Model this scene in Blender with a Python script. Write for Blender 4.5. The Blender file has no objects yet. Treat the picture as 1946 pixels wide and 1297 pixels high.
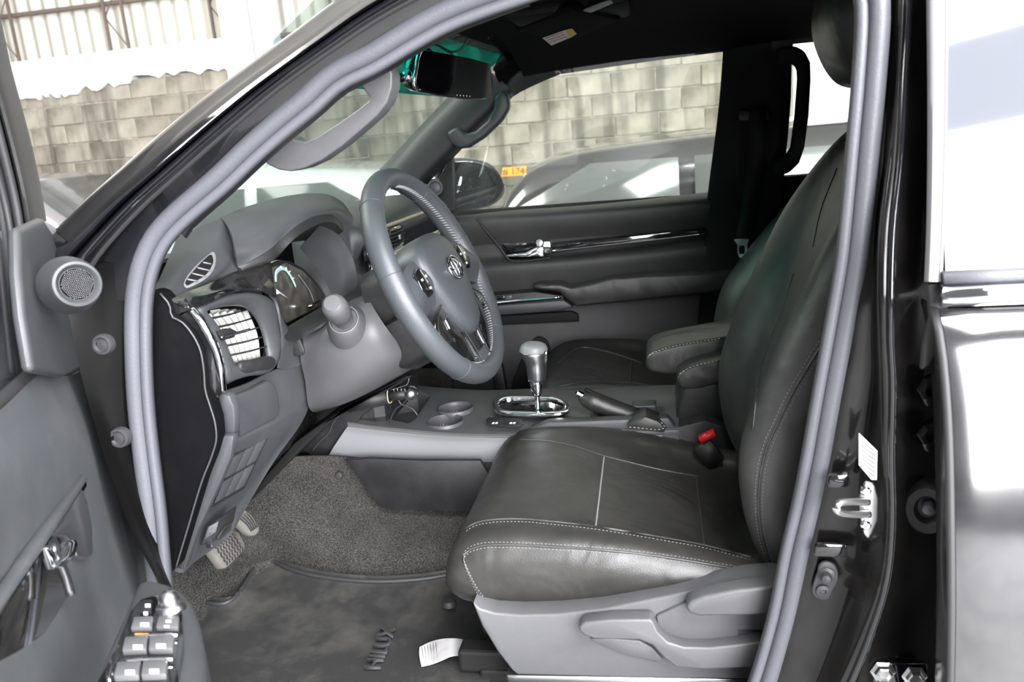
import bpy, bmesh, math, random
from mathutils import Vector, Matrix
random.seed(7)
SC = bpy.context.scene
COL = SC.collection
# ---------------------------------------------------------------- camera
YAW, PITCH, ROLL, FPX, CAM = -11.0, -14.0, 4.9, 1571.0, Vector((0, -1.75, 1.55))
_a, _p, _r = math.radians(YAW), math.radians(PITCH), math.radians(ROLL)
cF = Vector((math.sin(_a)*math.cos(_p), math.cos(_a)*math.cos(_p), math.sin(_p)))
_R0 = Vector((math.cos(_a), -math.sin(_a), 0)); _U0 = _R0.cross(cF)
cR = _R0*math.cos(_r) - _U0*math.sin(_r); cU = _U0*math.cos(_r) + _R0*math.sin(_r)
cd = bpy.data.cameras.new('camera'); cam = bpy.data.objects.new('camera', cd); COL.objects.link(cam)
cam.matrix_world = Matrix(((cR.x, cU.x, -cF.x, CAM.x), (cR.y, cU.y, -cF.y, CAM.y), (cR.z, cU.z, -cF.z, CAM.z), (0, 0, 0, 1)))
cd.sensor_width = 22.3; cd.lens = FPX*22.3/1946; cd.clip_start = .02; cd.clip_end = 200
cd.dof.use_dof = True; cd.dof.focus_distance = 1.45; cd.dof.aperture_fstop = 4.5
SC.camera = cam
# ---------------------------------------------------------------- world, lights, exposure
W = bpy.data.worlds.new('world'); SC.world = W; W.use_nodes = True
wn = W.node_tree.nodes; wl = W.node_tree.links
wn['Background'].inputs[0].default_value = (.93, .96, 1, 1); wn['Background'].inputs[1].default_value = .16
def area(name, loc, target, sx, sy, power, color=(1, 1, 1)):
    l = bpy.data.lights.new(name, 'AREA'); l.shape = 'RECTANGLE'; l.size = sx; l.size_y = sy; l.energy = power; l.color = color
    o = bpy.data.objects.new(name, l); COL.objects.link(o); o.location = loc
    o.rotation_euler = (Vector(target)-Vector(loc)).to_track_quat('-Z', 'Y').to_euler(); return o
area('hall_opening_light', (5.0, -6.8, 2.95), (1.0, 0, 1.3), 10.0, 4.1, 3500, (.97, .97, 1))
area('roof_light_strip', (3.2, -3.8, 5.9), (2.4, -2.6, 0), 6, 2.6, 1700, (.98, .98, 1))
area('roof_light_sheets', (-4.7, -.5, 5.9), (-.9, -.3, 1.4), 4.2, 4.2, 1100, (1, .98, .93))
SC.view_settings.view_transform = 'Standard'; SC.view_settings.look = 'None'
SC.view_settings.exposure = 0.33; SC.view_settings.gamma = 1; SC.view_settings.use_curve_mapping = False

# ---------------------------------------------------------------- picking points in space
def ray(px, py): return cF + cR*((px-973)/FPX) - cU*((py-648.5)/FPX)
def PX(px, py, v): d = ray(px, py); return CAM + d*((v-CAM.x)/d.x)
def PY(px, py, v): d = ray(px, py); return CAM + d*((v-CAM.y)/d.y)
def PZ(px, py, v): d = ray(px, py); return CAM + d*((v-CAM.z)/d.z)
def LY(pts, y): return [PY(p[0], p[1], (y[i] if isinstance(y, (list, tuple)) else y) + (p[2] if len(p) > 2 else 0)) for i, p in enumerate(pts)]
def LX(pts, x): return [PX(p[0], p[1], (x[i] if isinstance(x, (list, tuple)) else x) + (p[2] if len(p) > 2 else 0)) for i, p in enumerate(pts)]
def LZ(pts, z): return [PZ(p[0], p[1], z + (p[2] if len(p) > 2 else 0)) for p in pts]
def V(*a): return Vector(a)

# ---------------------------------------------------------------- materials
def mat(name, col, rough=.5, metal=0, coat=0, bump=None, var=None, spec=.5, trans=0, ior=1.5, alpha=1, dust=0, coat_rough=.03):
    m = bpy.data.materials.new(name); m.use_nodes = True
    n = m.node_tree.nodes; l = m.node_tree.links; b = n['Principled BSDF']
    b.inputs['Base Color'].default_value = (*col, 1); b.inputs['Roughness'].default_value = rough
    b.inputs['Metallic'].default_value = metal; b.inputs['Coat Weight'].default_value = coat; b.inputs['Coat Roughness'].default_value = coat_rough
    b.inputs['Specular IOR Level'].default_value = spec; b.inputs['Transmission Weight'].default_value = trans; b.inputs['IOR'].default_value = ior
    b.inputs['Alpha'].default_value = alpha
    tc = n.new('ShaderNodeTexCoord')
    src = None
    if var:                                    # (scale, colour 2, low, high)
        t = n.new('ShaderNodeTexNoise'); t.inputs['Scale'].default_value = var[0]; t.inputs['Detail'].default_value = 5
        l.new(tc.outputs['Object'], t.inputs['Vector'])
        r = n.new('ShaderNodeValToRGB'); r.color_ramp.elements[0].position = var[2]; r.color_ramp.elements[1].position = var[3]
        r.color_ramp.elements[0].color = (*col, 1); r.color_ramp.elements[1].color = (*var[1], 1)
        l.new(t.outputs['Fac'], r.inputs['Fac']); src = r.outputs['Color']
    if dust:
        t = n.new('ShaderNodeTexNoise'); t.inputs['Scale'].default_value = 9; t.inputs['Detail'].default_value = 9; t.inputs['Roughness'].default_value = .7
        l.new(tc.outputs['Object'], t.inputs['Vector'])
        r = n.new('ShaderNodeMapRange'); r.inputs['From Min'].default_value = .45; r.inputs['From Max'].default_value = .8; r.inputs['To Max'].default_value = dust
        l.new(t.outputs['Fac'], r.inputs['Value'])
        x = n.new('ShaderNodeMix'); x.data_type = 'RGBA'; l.new(r.outputs['Result'], x.inputs['Factor'])
        if src: l.new(src, x.inputs['A'])
        else: x.inputs['A'].default_value = (*col, 1)
        x.inputs['B'].default_value = (.33, .31, .27, 1); src = x.outputs['Result']
    if src: l.new(src, b.inputs['Base Color'])
    if bump:                                   # (kind, scale, strength)
        if bump[0] == 'v':
            t = n.new('ShaderNodeTexVoronoi'); o = t.outputs['Distance']
        else:
            t = n.new('ShaderNodeTexNoise'); t.inputs['Detail'].default_value = 4; o = t.outputs['Fac']
        t.inputs['Scale'].default_value = bump[1]; l.new(tc.outputs['Object'], t.inputs['Vector'])
        bp = n.new('ShaderNodeBump'); bp.inputs['Strength'].default_value = bump[2]; bp.inputs['Distance'].default_value = .002
        l.new(o, bp.inputs['Height']); l.new(bp.outputs['Normal'], b.inputs['Normal'])
    return m
M = {}
M['paint'] = mat('black_paint', (.005, .005, .007), .10, 0, 1, spec=.5, dust=.03, coat_rough=.04)
for _k in ('paint',): M[_k].node_tree.nodes['Principled BSDF'].inputs['Coat IOR'].default_value = 1.5
M['door_paint'] = mat('door_glare_paint', (.010, .010, .012), .14, 0, 1, spec=.8, dust=.07, coat_rough=.08)  # body paint again; its grey dust also stands in for floor reflection
M['door_paint'].node_tree.nodes['Principled BSDF'].inputs['Coat IOR'].default_value = 1.9
M['paint_inner'] = mat('black_jamb_paint', (.005, .0045, .0045), .2, 0, .25, spec=.3, dust=.04)
M['hinge_paint'] = mat('hinge_pillar_paint', (.003, .003, .003), .22, spec=.12)
M['screen'] = mat('mirror_screen', (.002, .002, .003), .04, 0, .5)
M['pillar_trim'] = mat('pillar_trim_plastic', (.018, .0185, .02), .5, bump=('n', 700, .2))
M['plug'] = mat('plug_rubber', (.03, .03, .032), .5)
M['switch_grey'] = mat('switch_grey', (.09, .09, .095), .4)
M['plastic'] = mat('dash_plastic', (.036, .038, .042), .42, bump=('n', 900, .25), dust=.05)
M['plastic_dark'] = mat('dark_plastic', (.010, .010, .011), .5, bump=('n', 700, .2), dust=.06)
M['plastic_grey'] = mat('grey_plastic', (.075, .075, .08), .38, bump=('n', 900, .2), dust=.05)
M['plastic_light'] = mat('light_grey_plastic', (.17, .17, .18), .45)
M['door_card'] = mat('door_card_plastic', (.062, .067, .073), .55, bump=('n', 600, .25), dust=.12)
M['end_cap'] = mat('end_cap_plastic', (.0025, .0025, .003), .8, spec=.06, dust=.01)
M['leather'] = mat('black_leather', (.021, .0205, .019), .36, bump=('v', 900, .16), dust=.05, spec=.6)
M['leather_side'] = mat('dusty_leather', (.03, .03, .031), .38, bump=('v', 900, .18), dust=.12, spec=.6)
M['wheel_leather'] = mat('wheel_leather', (.042, .047, .052), .42, bump=('v', 900, .12), spec=.5)
M['thread'] = mat('grey_thread', (.22, .22, .22), .7)
M['thread_white'] = mat('white_thread', (.6, .6, .58), .7)
M['rubber'] = mat('seal_rubber', (.078, .080, .092), .48, bump=('n', 300, .2), spec=.5)
M['rubber_dark'] = mat('dark_rubber', (.02, .02, .021), .6)
M['carpet'] = mat('carpet_pile', (.012, .012, .011), .95, bump=('n', 420, 1.0), var=(420, (.055, .053, .05), .40, .68), spec=.1, dust=.07)
M['mat'] = mat('rubber_mat', (.018, .018, .018), .6, bump=('n', 500, .5), dust=.15)
M['chrome'] = mat('chrome', (.85, .86, .9), .08, 1)
M['steel'] = mat('zinc_steel', (.6, .6, .6), .3, 1)
M['satin'] = mat('satin_silver', (.5, .5, .52), .3, 1)
M['piano'] = mat('piano_black', (.006, .006, .007), .06, 0, 1, dust=.08)
M['headliner'] = mat('black_headliner', (.004, .0038, .0038), .95, bump=('n', 400, .5), spec=.1)
M['trim_black'] = mat('black_trim', (.008, .008, .008), .7, spec=.2)
def glassmat(name, tint, dusty, gloss):  # dusty: white share, dust plus reflected sky haze put into the glass
    m = bpy.data.materials.new(name); m.use_nodes = True; n = m.node_tree.nodes; l = m.node_tree.links; n.remove(n['Principled BSDF'])
    t = n.new('ShaderNodeBsdfTransparent'); t.inputs[0].default_value = (*tint, 1); d = n.new('ShaderNodeBsdfDiffuse'); d.inputs[0].default_value = (.75, .8, .78, 1)
    g = n.new('ShaderNodeBsdfGlossy'); g.inputs['Roughness'].default_value = .02
    a = n.new('ShaderNodeMixShader'); a.inputs[0].default_value = dusty; l.new(t.outputs[0], a.inputs[1]); l.new(d.outputs[0], a.inputs[2])
    f0 = n.new('ShaderNodeLayerWeight'); f1 = n.new('ShaderNodeMath'); f1.operation = 'POWER'; l.new(f0.outputs['Facing'], f1.inputs[0]); f1.inputs[1].default_value = 3.5
    f = n.new('ShaderNodeMath'); f.operation = 'MULTIPLY_ADD'; l.new(f1.outputs[0], f.inputs[0]); f.inputs[1].default_value = gloss-1; f.inputs[2].default_value = .04
    b = n.new('ShaderNodeMixShader'); l.new(f.outputs[0], b.inputs[0]); l.new(a.outputs[0], b.inputs[1]); l.new(g.outputs[0], b.inputs[2]); l.new(b.outputs[0], n['Material Output'].inputs[0]); return m
M['glass'] = glassmat('window_glass', (.90, .93, .90), .03, 1.25)
M['ws_glass'] = glassmat('windscreen_glass', (.84, .90, .87), .10, 1.4)
M['teal'] = glassmat('teal_shade_band', (.05, .66, .60), .04, 1.3)
M['tint'] = mat('tinted_glass', (.10, .105, .12), .04, 0, 1, spec=.9)
M['tint'].node_tree.nodes['Principled BSDF'].inputs['Coat IOR'].default_value = 1.9
M['mirror'] = mat('mirror_glass', (.30, .33, .36), .02, 1)
M['white'] = mat('white_mark', (.8, .8, .8), .5)
M['vane'] = mat('lit_vane', (.5, .5, .48), .5)  # light caught on the vent fins is put into this pale colour
M['orange'] = mat('orange_sticker', (.9, .33, .02), .5)
M['red'] = mat('red_plastic', (.6, .02, .02), .35)
M['paper'] = mat('paper', (.42, .41, .41), .8, var=(60, (.32, .31, .31), .5, .7))
M['pedal'] = mat('dusty_rubber_pedal', (.11, .102, .09), .75, dust=.3)
M['yellow'] = mat('yellow_mark', (.8, .55, .05), .5)
M['cream'] = mat('cream_trim', (.42, .36, .27), .5)
M['teal_mark'] = mat('gauge_mark', (.35, .5, .48), .4)
M['cable'] = mat('black_cable', (.02, .02, .02), .4)

# ---------------------------------------------------------------- mesh helpers
def wrinkle(m, scale, dist):
    n = m.node_tree.nodes; l = m.node_tree.links; t = n.new('ShaderNodeTexNoise'); t.inputs['Scale'].default_value = scale; t.inputs['Detail'].default_value = 2; t.inputs['Distortion'].default_value = .8
    l.new(n['Texture Coordinate'].outputs['Object'], t.inputs['Vector']); b = n.new('ShaderNodeBump'); b.inputs['Strength'].default_value = .55; b.inputs['Distance'].default_value = dist
    l.new(t.outputs['Fac'], b.inputs['Height']); o = next(x for x in n if x.type == 'BUMP' and x != b); l.new(b.outputs['Normal'], o.inputs['Normal'])
wrinkle(M['leather'], 9, .012); wrinkle(M['leather_side'], 7, .008)
def link(o, parent=None):
    COL.objects.link(o)
    if parent is not None: o.parent = parent
    return o
def obj(name, me, m, parent=None, smooth=True):
    if isinstance(me, bmesh.types.BMesh):
        bm = me; me = bpy.data.meshes.new(name); bmesh.ops.recalc_face_normals(bm, faces=bm.faces); bm.to_mesh(me); bm.free()
    me.materials.append(M[m] if isinstance(m, str) else m)
    if smooth:
        for p in me.polygons: p.use_smooth = True
    return link(bpy.data.objects.new(name, me), parent)
def tag(o, label=None, cat=None, group=None, kind=None):
    if label: o['label'] = label
    if cat: o['category'] = cat
    if group: o['group'] = group
    if kind: o['kind'] = kind
    return o
def thing(name, label, cat, loc=(0, 0, 0), group=None):
    o = bpy.data.objects.new(name, None); COL.objects.link(o); o.empty_display_size = .05
    o['_at'] = 0; del o['_at']
    return tag(o, label, cat, group)
def cr(pts, n, closed=False):
    """Catmull-Rom through pts, n points spaced evenly along the length."""
    pts = [Vector(p) for p in pts]; k = len(pts)
    if k == 2:
        return [pts[0].lerp(pts[1], i/(n-1)) for i in range(n)]
    seg = k if closed else k-1; fine = []
    S = max(4, int(4*n/seg)+2)
    for i in range(seg):
        if closed: a, b, c, d = pts[(i-1) % k], pts[i], pts[(i+1) % k], pts[(i+2) % k]
        else:
            b, c = pts[i], pts[i+1]; a = pts[i-1] if i > 0 else b*2-c; d = pts[i+2] if i+2 < k else c*2-b
        # centripetal parameters keep the curve free of loops
        t1 = max((b-a).length, 1e-6)**.5; t2 = t1+max((c-b).length, 1e-6)**.5; t3 = t2+max((d-c).length, 1e-6)**.5
        for s in range(S):
            t = t1+(t2-t1)*s/S
            A1 = a*((t1-t)/t1)+b*(t/t1); A2 = b*((t2-t)/(t2-t1))+c*((t-t1)/(t2-t1)); A3 = c*((t3-t)/(t3-t2))+d*((t-t2)/(t3-t2))
            B1 = A1*((t2-t)/t2)+A2*(t/t2); B2 = A2*((t3-t)/(t3-t1))+A3*((t-t1)/(t3-t1))
            fine.append(B1*((t2-t)/(t2-t1))+B2*((t-t1)/(t2-t1)))
    if closed: fine.append(fine[0].copy())
    else: fine.append(pts[-1].copy())
    L = [0]
    for i in range(1, len(fine)): L.append(L[-1]+(fine[i]-fine[i-1]).length)
    tot = L[-1]; out = []; j = 0; m = n if closed else n-1
    for i in range(n):
        s = tot*i/m
        while j < len(L)-2 and L[j+1] < s: j += 1
        f = (s-L[j])/max(L[j+1]-L[j], 1e-9); out.append(fine[j].lerp(fine[j+1], min(max(f, 0), 1)))
    return out
def lin(pts, n):
    pts = [Vector(p) for p in pts]; L = [0]
    for i in range(1, len(pts)): L.append(L[-1]+(pts[i]-pts[i-1]).length)
    out = []; j = 0
    for i in range(n):
        s = L[-1]*i/(n-1)
        while j < len(L)-2 and L[j+1] < s: j += 1
        f = (s-L[j])/max(L[j+1]-L[j], 1e-9); out.append(pts[j].lerp(pts[j+1], min(max(f, 0), 1)))
    return out
def crcol(pts, sub):
    """Catmull-Rom through every point, sub steps per span (no re-spacing)."""
    k = len(pts); out = []
    for i in range(k-1):
        b, c = pts[i], pts[i+1]; a = pts[i-1] if i > 0 else b*2-c; d = pts[i+2] if i+2 < k else c*2-b
        for s in range(sub):
            t = s/sub; out.append(.5*((2*b)+(c-a)*t+(2*a-5*b+4*c-d)*t*t+(3*b-a-3*c+d)*t*t*t))
    out.append(pts[-1]); return out
def grid_mesh(rows, closed_u=False, cap=False):
    bm = bmesh.new(); vs = [[bm.verts.new(p) for p in r] for r in rows]; n = len(rows[0])
    for i in range(len(rows)-1):
        for j in range(n if closed_u else n-1):
            k = (j+1) % n
            try: bm.faces.new((vs[i][j], vs[i][k], vs[i+1][k], vs[i+1][j]))
            except ValueError: pass
    if cap:
        for r in (vs[0], vs[-1]):
            try: bm.faces.new(r)
            except ValueError: pass
    return bm
def patch(name, rows, m, parent=None, nu=24, sub=4, thick=.004, off=0, hard=False, smooth_v=True):
    """rows of 3-D points -> a smooth curved sheet with a thickness."""
    R = [(lin if hard else cr)(r, nu) for r in rows]
    if smooth_v:
        cols = [crcol([R[i][j] for i in range(len(R))], sub) for j in range(nu)]
        G = [[cols[j][i] for j in range(nu)] for i in range(len(cols[0]))]
    else: G = R
    o = obj(name, grid_mesh(G), m, parent)
    if thick:
        s = o.modifiers.new('solid', 'SOLIDIFY'); s.thickness = thick; s.offset = off
        es = o.modifiers.new('split', 'EDGE_SPLIT'); es.split_angle = math.radians(50)
    return o
def loft(name, rings, m, parent=None, n=28, sub=3, cap=True, smooth_v=True):
    R = [cr(r, n, True) for r in rings]
    # keep ring start points aligned
    if smooth_v:
        cols = [crcol([R[i][j] for i in range(len(R))], sub) for j in range(n)]
        G = [[cols[j][i] for j in range(n)] for i in range(len(cols[0]))]
    else: G = R
    return obj(name, grid_mesh(G, True, cap), m, parent)
def bevel(o, w, seg=2, ang=35):
    b = o.modifiers.new('bevel', 'BEVEL'); b.width = w; b.segments = seg; b.limit_method = 'ANGLE'; b.angle_limit = math.radians(ang)
    b.harden_normals = False
    return o
def extr(name, outline, vec, m, parent=None, bev=.002, curve=0, seg=2, smooth=None):
    """closed outline of 3-D points pushed along vec into a solid."""
    pts = cr(outline, curve, True) if curve else [Vector(p) for p in outline]
    vec = Vector(vec); bm = bmesh.new()
    a = [bm.verts.new(p) for p in pts]; b = [bm.verts.new(p+vec) for p in pts]; n = len(pts)
    bm.faces.new(a); bm.faces.new(list(reversed(b)))
    for i in range(n): bm.faces.new((a[i], b[i], b[(i+1) % n], a[(i+1) % n]))
    o = obj(name, bm, m, parent, smooth=False)
    if bev:
        bevel(o, bev, seg, 30)
    for p in o.data.polygons: p.use_smooth = True
    es = o.modifiers.new('split', 'EDGE_SPLIT'); es.split_angle = math.radians(38)
    return o
def ring_extr(name, outer, inner, vec, m, parent=None, bev=.002, n=48):
    """a frame: outer outline minus inner outline, pushed along vec."""
    A = cr(outer, n, True); B = cr(inner, n, True); vec = Vector(vec)
    # start both at the closest pair
    j0 = min(range(n), key=lambda j: (B[j]-A[0]).length); B = B[j0:]+B[:j0]
    bm = bmesh.new(); r = [[bm.verts.new(p+q) for p in L] for L, q in ((A, vec*0), (B, vec*0), (B, vec), (A, vec))]
    for k in range(4):
        for i in range(n): bm.faces.new((r[k][i], r[k][(i+1) % n], r[(k+1) % 4][(i+1) % n], r[(k+1) % 4][i]))
    o = obj(name, bm, m, parent, smooth=False)
    if bev: bevel(o, bev, 2, 40)
    for p in o.data.polygons: p.use_smooth = True
    es = o.modifiers.new('split', 'EDGE_SPLIT'); es.split_angle = math.radians(40)
    return o
def sweep(name, path, prof, m, parent=None, n=60, closed=False, up=(0, 1, 0), curve=True, scale=None, cap=True, bm_only=False):
    """profile [(across, up)] carried along path; 'up' fixes the roll."""
    P = cr(path, n, closed) if curve else [Vector(p) for p in path]; n = len(P); up = Vector(up).normalized(); rows = []
    for i in range(n):
        if closed: t = P[(i+1) % n]-P[i-1]
        else: t = P[min(i+1, n-1)]-P[max(i-1, 0)]
        t.normalize(); s = t.cross(up)
        if s.length < 1e-4: s = t.cross(Vector((.3, .2, 1)))
        s.normalize(); u = s.cross(t).normalized(); k = scale(i/(n-1)) if scale else 1
        rows.append([P[i]+s*(a*k)+u*(b*k) for a, b in prof])
    if closed: rows.append(rows[0])
    bm = grid_mesh(rows, True, cap and not closed)
    if closed: bmesh.ops.remove_doubles(bm, verts=bm.verts, dist=1e-6)
    if bm_only: return bm
    return obj(name, bm, m, parent)
def circ(r, n=10, ry=None): return [(r*math.cos(2*math.pi*i/n), (ry or r)*math.sin(2*math.pi*i/n)) for i in range(n)]
def tube(name, path, r, m, parent=None, n=24, closed=False, seg=8, curve=True, scale=None):
    return sweep(name, path, circ(r, seg), m, parent, n, closed, up=(.13, .31, .94), curve=curve, scale=scale)
def axes(d):
    d = Vector(d).normalized(); a = d.cross(Vector((0, 0, 1)));
    if a.length < .05: a = d.cross(Vector((1, 0, 0)))
    a.normalize(); return a, d.cross(a).normalized(), d
def lathe(name, org, axis, prof, m, parent=None, n=28, sx=1, sy=1, smooth=True):
    """prof [(radius, height)] turned about axis at org."""
    a, b, d = axes(axis); org = Vector(org); rows = []
    for r, h in prof:
        rows.append([org+d*h+a*(r*sx*math.cos(2*math.pi*i/n))+b*(r*sy*math.sin(2*math.pi*i/n)) for i in range(n)])
    o = obj(name, grid_mesh(rows, True, True), m, parent, smooth)
    es = o.modifiers.new('split', 'EDGE_SPLIT'); es.split_angle = math.radians(42)
    return o
def box(name, c, s, m, parent=None, rot=None, bev=.002):
    """c centre, s full size, rot 3x3 matrix (columns = local axes)."""
    bm = bmesh.new(); bmesh.ops.create_cube(bm, size=1)
    for v in bm.verts:
        q = Vector((v.co.x*s[0], v.co.y*s[1], v.co.z*s[2]))
        v.co = Vector(c)+(rot @ q if rot is not None else q)
    o = obj(name, bm, m, parent, smooth=False)
    if bev: bevel(o, bev, 2)
    return o
def stitches(name, path, m, parent, step=.0055, ln=.0035, r=.0007, n=None, slant=None):
    P = [Vector(p) for p in path]; L = sum((P[i+1]-P[i]).length for i in range(len(P)-1)); k = n or int(L/step)
    Q = cr(P, k); bm = bmesh.new()
    for i in range(k-1):
        t = (Q[i+1]-Q[i]).normalized(); d = t if slant is None else (t*.5+Vector(slant)).normalized(); c = Q[i].lerp(Q[i+1], .5)
        a, b, dd = axes(d)
        vs = []
        for h, rr in ((-.5, .5), (0, 1), (.5, .5)):
            vs.append([bm.verts.new(c+d*(h*ln)+a*(r*rr*math.cos(x))+b*(r*rr*math.sin(x))) for x in (0, 1.57, 3.14, 4.71)])
        for u in range(2):
            for w in range(4): bm.faces.new((vs[u][w], vs[u][(w+1) % 4], vs[u+1][(w+1) % 4], vs[u+1][w]))
        bm.faces.new(vs[0]); bm.faces.new(vs[2])
    return tag(obj(name, bm, m, parent), kind='stuff')
def text(name, s, size, c, rx, ry, m, parent, depth=.0015):
    cu = bpy.data.curves.new(name, 'FONT'); cu.body = s; cu.size = size; cu.extrude = depth; cu.align_x = 'CENTER'; cu.align_y = 'CENTER'
    o = bpy.data.objects.new(name+'_src', cu); COL.objects.link(o)
    dg = bpy.context.evaluated_depsgraph_get(); dg.update(); me = bpy.data.meshes.new_from_object(o.evaluated_get(dg)); bpy.data.objects.remove(o)
    rx = Vector(rx).normalized(); rz = rx.cross(Vector(ry)).normalized(); ry = rz.cross(rx)
    me.transform(Matrix(((rx.x, ry.x, rz.x, c[0]), (rx.y, ry.y, rz.y, c[1]), (rx.z, ry.z, rz.z, c[2]), (0, 0, 0, 1))))
    me.materials.clear(); return obj(name, me, m, parent, smooth=False)
def nrm(pts):
    pts = [Vector(p) for p in pts]; n = Vector((0, 0, 0))
    for i in range(len(pts)):
        n += pts[i].cross(pts[(i+1) % len(pts)])
    n.normalize(); c = sum(pts, Vector((0, 0, 0)))/len(pts)
    return n if n.dot(CAM-c) > 0 else -n
def mid(pts): return sum((Vector(p) for p in pts), Vector((0, 0, 0)))/len(pts)

def hit(o, px, py, lift=.0008):
    """where the sight line through a picture point meets an object, in the object's own frame."""
    d = ray(px, py).normalized(); inv = (o.parent.matrix_world @ o.matrix_local).inverted() if o.parent else o.matrix_world.inverted(); ok, loc, nr, _ = o.ray_cast(inv @ CAM, d)
    return (loc-d*lift) if ok else None

# ================================================================ SETTING: hall floor, block wall, sheet cladding
def blk_mat():
    m = mat('concrete_block', (.18, .162, .13), .9, bump=('n', 30, .8), var=(3.2, (.32, .295, .245), .40, .62), spec=.2)
    n = m.node_tree.nodes; l = m.node_tree.links; b = n['Principled BSDF']
    old = b.inputs['Base Color'].links[0].from_socket
    tc = n['Texture Coordinate']; mp = n.new('ShaderNodeMapping'); mp.inputs['Scale'].default_value = (2.2, 1, .16)
    geo = n.new('ShaderNodeNewGeometry'); l.new(geo.outputs['Position'], mp.inputs['Vector'])
    t = n.new('ShaderNodeTexNoise'); t.inputs['Scale'].default_value = 3.2; t.inputs['Detail'].default_value = 6; l.new(mp.outputs['Vector'], t.inputs['Vector'])
    r = n.new('ShaderNodeMapRange'); r.inputs['From Min'].default_value = .48; r.inputs['From Max'].default_value = .64; r.inputs['To Max'].default_value = .75
    l.new(t.outputs['Fac'], r.inputs['Value'])
    x = n.new('ShaderNodeMix'); x.data_type = 'RGBA'; l.new(r.outputs['Result'], x.inputs['Factor']); l.new(old, x.inputs['A']); x.inputs['B'].default_value = (.085, .078, .062, 1)
    oi = n.new('ShaderNodeObjectInfo'); mr = n.new('ShaderNodeMapRange'); mr.inputs['To Min'].default_value = .80; mr.inputs['To Max'].default_value = 1.14
    l.new(oi.outputs['Random'], mr.inputs['Value'])
    y = n.new('ShaderNodeVectorMath'); y.operation = 'SCALE'; l.new(x.outputs['Result'], y.inputs[0]); l.new(mr.outputs['Result'], y.inputs['Scale'])
    l.new(y.outputs['Vector'], b.inputs['Base Color'])
    return m
M['block'] = blk_mat()
M['mortar'] = mat('mortar', (.24, .22, .185), .95, bump=('n', 60, .8), var=(14, (.38, .36, .32), .4, .65))
M['asphalt'] = mat('hall_floor_concrete', (.20, .20, .20), .8, bump=('n', 40, .6), var=(2, (.26, .26, .255), .4, .6))
M['sheet'] = mat('pale_sheet', (.50, .48, .42), .6)
M['plaster'] = mat('white_plaster', (.83, .82, .79), .85, bump=('n', 30, .4), var=(4, (.68, .67, .64), .45, .7))
M['rust'] = mat('brown_steel', (.13, .10, .085), .7)
M['paleconc'] = mat('pale_column', (.82, .77, .74), .8)
M['bluegrey'] = mat('pale_downpipe', (.62, .66, .74), .5)
WY = 6.2
fl = box('floor', (0, 0, -.05), (44, 40, .1), 'asphalt', bev=0); tag(fl, 'grey concrete hall floor under the vehicles', kind='structure')
wall = thing('wall_back', 'weathered grey concrete block wall behind the parked cars', None); tag(wall, kind='structure')
bk = box('mortar_bed', (-1, WY+.043, 1.2), (22, .18, 2.4), 'mortar', wall, bev=0)
BH, BW = .19, .40
def block_mesh(w, s):
    rr = random.Random(s); bm = bmesh.new(); bmesh.ops.create_cube(bm, size=1)
    for v in bm.verts:
        v.co = Vector((v.co.x*(w-.008)+rr.uniform(-.004, .004), v.co.y*.12+rr.uniform(-.006, .006), v.co.z*(BH-.010)+rr.uniform(-.005, .005)))
    bmesh.ops.bevel(bm, geom=list(bm.edges), offset=.006, segments=1, affect='EDGES')
    me = bpy.data.meshes.new('concrete_block'); bm.to_mesh(me); bm.free(); me.materials.append(M['block']); return me
BMESH = [block_mesh(BW, s) for s in range(10)]
def proj(p):
    v = Vector(p)-CAM; w = v.dot(cF); return (973+FPX*v.dot(cR)/w, 648.5-FPX*v.dot(cU)/w) if w > .1 else (-9e9, 0)
def seen(px, py):
    return (10 < px < 560 and 120 < py < 470 and py < 560-.8*px+80) or (530 < px < 900 and 90 < py < 330) or (930 < px < 1400 and 60 < py < 300) or (1470 < px < 1630 and 60 < py < 350)
rest = bmesh.new(); nb = 0; cand = []
for r in range(12):
    z = 2.40-BH*(r+.5)
    x = -9.0+(BW/2 if r % 2 else 0)+random.uniform(-.03, .03)
    while x < 7.5:
        j = random.choice((0, 0, 0, .0)); px, py = proj((x, WY, z))
        cand.append((0 if seen(px, py) else 1, abs(px-700), x, z, r)); x += BW
cand.sort(); 
for i, (s, _, x, z, r) in enumerate(cand):
    me = BMESH[(i*7) % 10]; loc = Vector((x, WY+random.uniform(-.006, .006), z))
    if s == 0 and nb < 295:
        o = bpy.data.objects.new('concrete_block', me); link(o, wall); o.location = loc; nb += 1
    else:
        base = len(rest.verts); rest.from_mesh(me); rest.verts.ensure_lookup_table()
        for v in rest.verts[base:]: v.co += loc
tag(obj('block_courses', rest, 'block', wall, smooth=False), kind='stuff')
# rough broken plaster strip on the wall head
rg = random.Random(4); top = []; x = -9
while x < -3.9: top.append(V(x, WY-.09, 2.37+.04*math.sin(x*2.3)+rg.uniform(-.045, .03))); x += rg.uniform(.03, .09)
pl = extr('plaster_edge', [V(-9, WY-.09, 2.68)]+top+[V(-3.9, WY-.09, 2.68)], (0, .12, 0), 'plaster', wall, bev=0)
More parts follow.
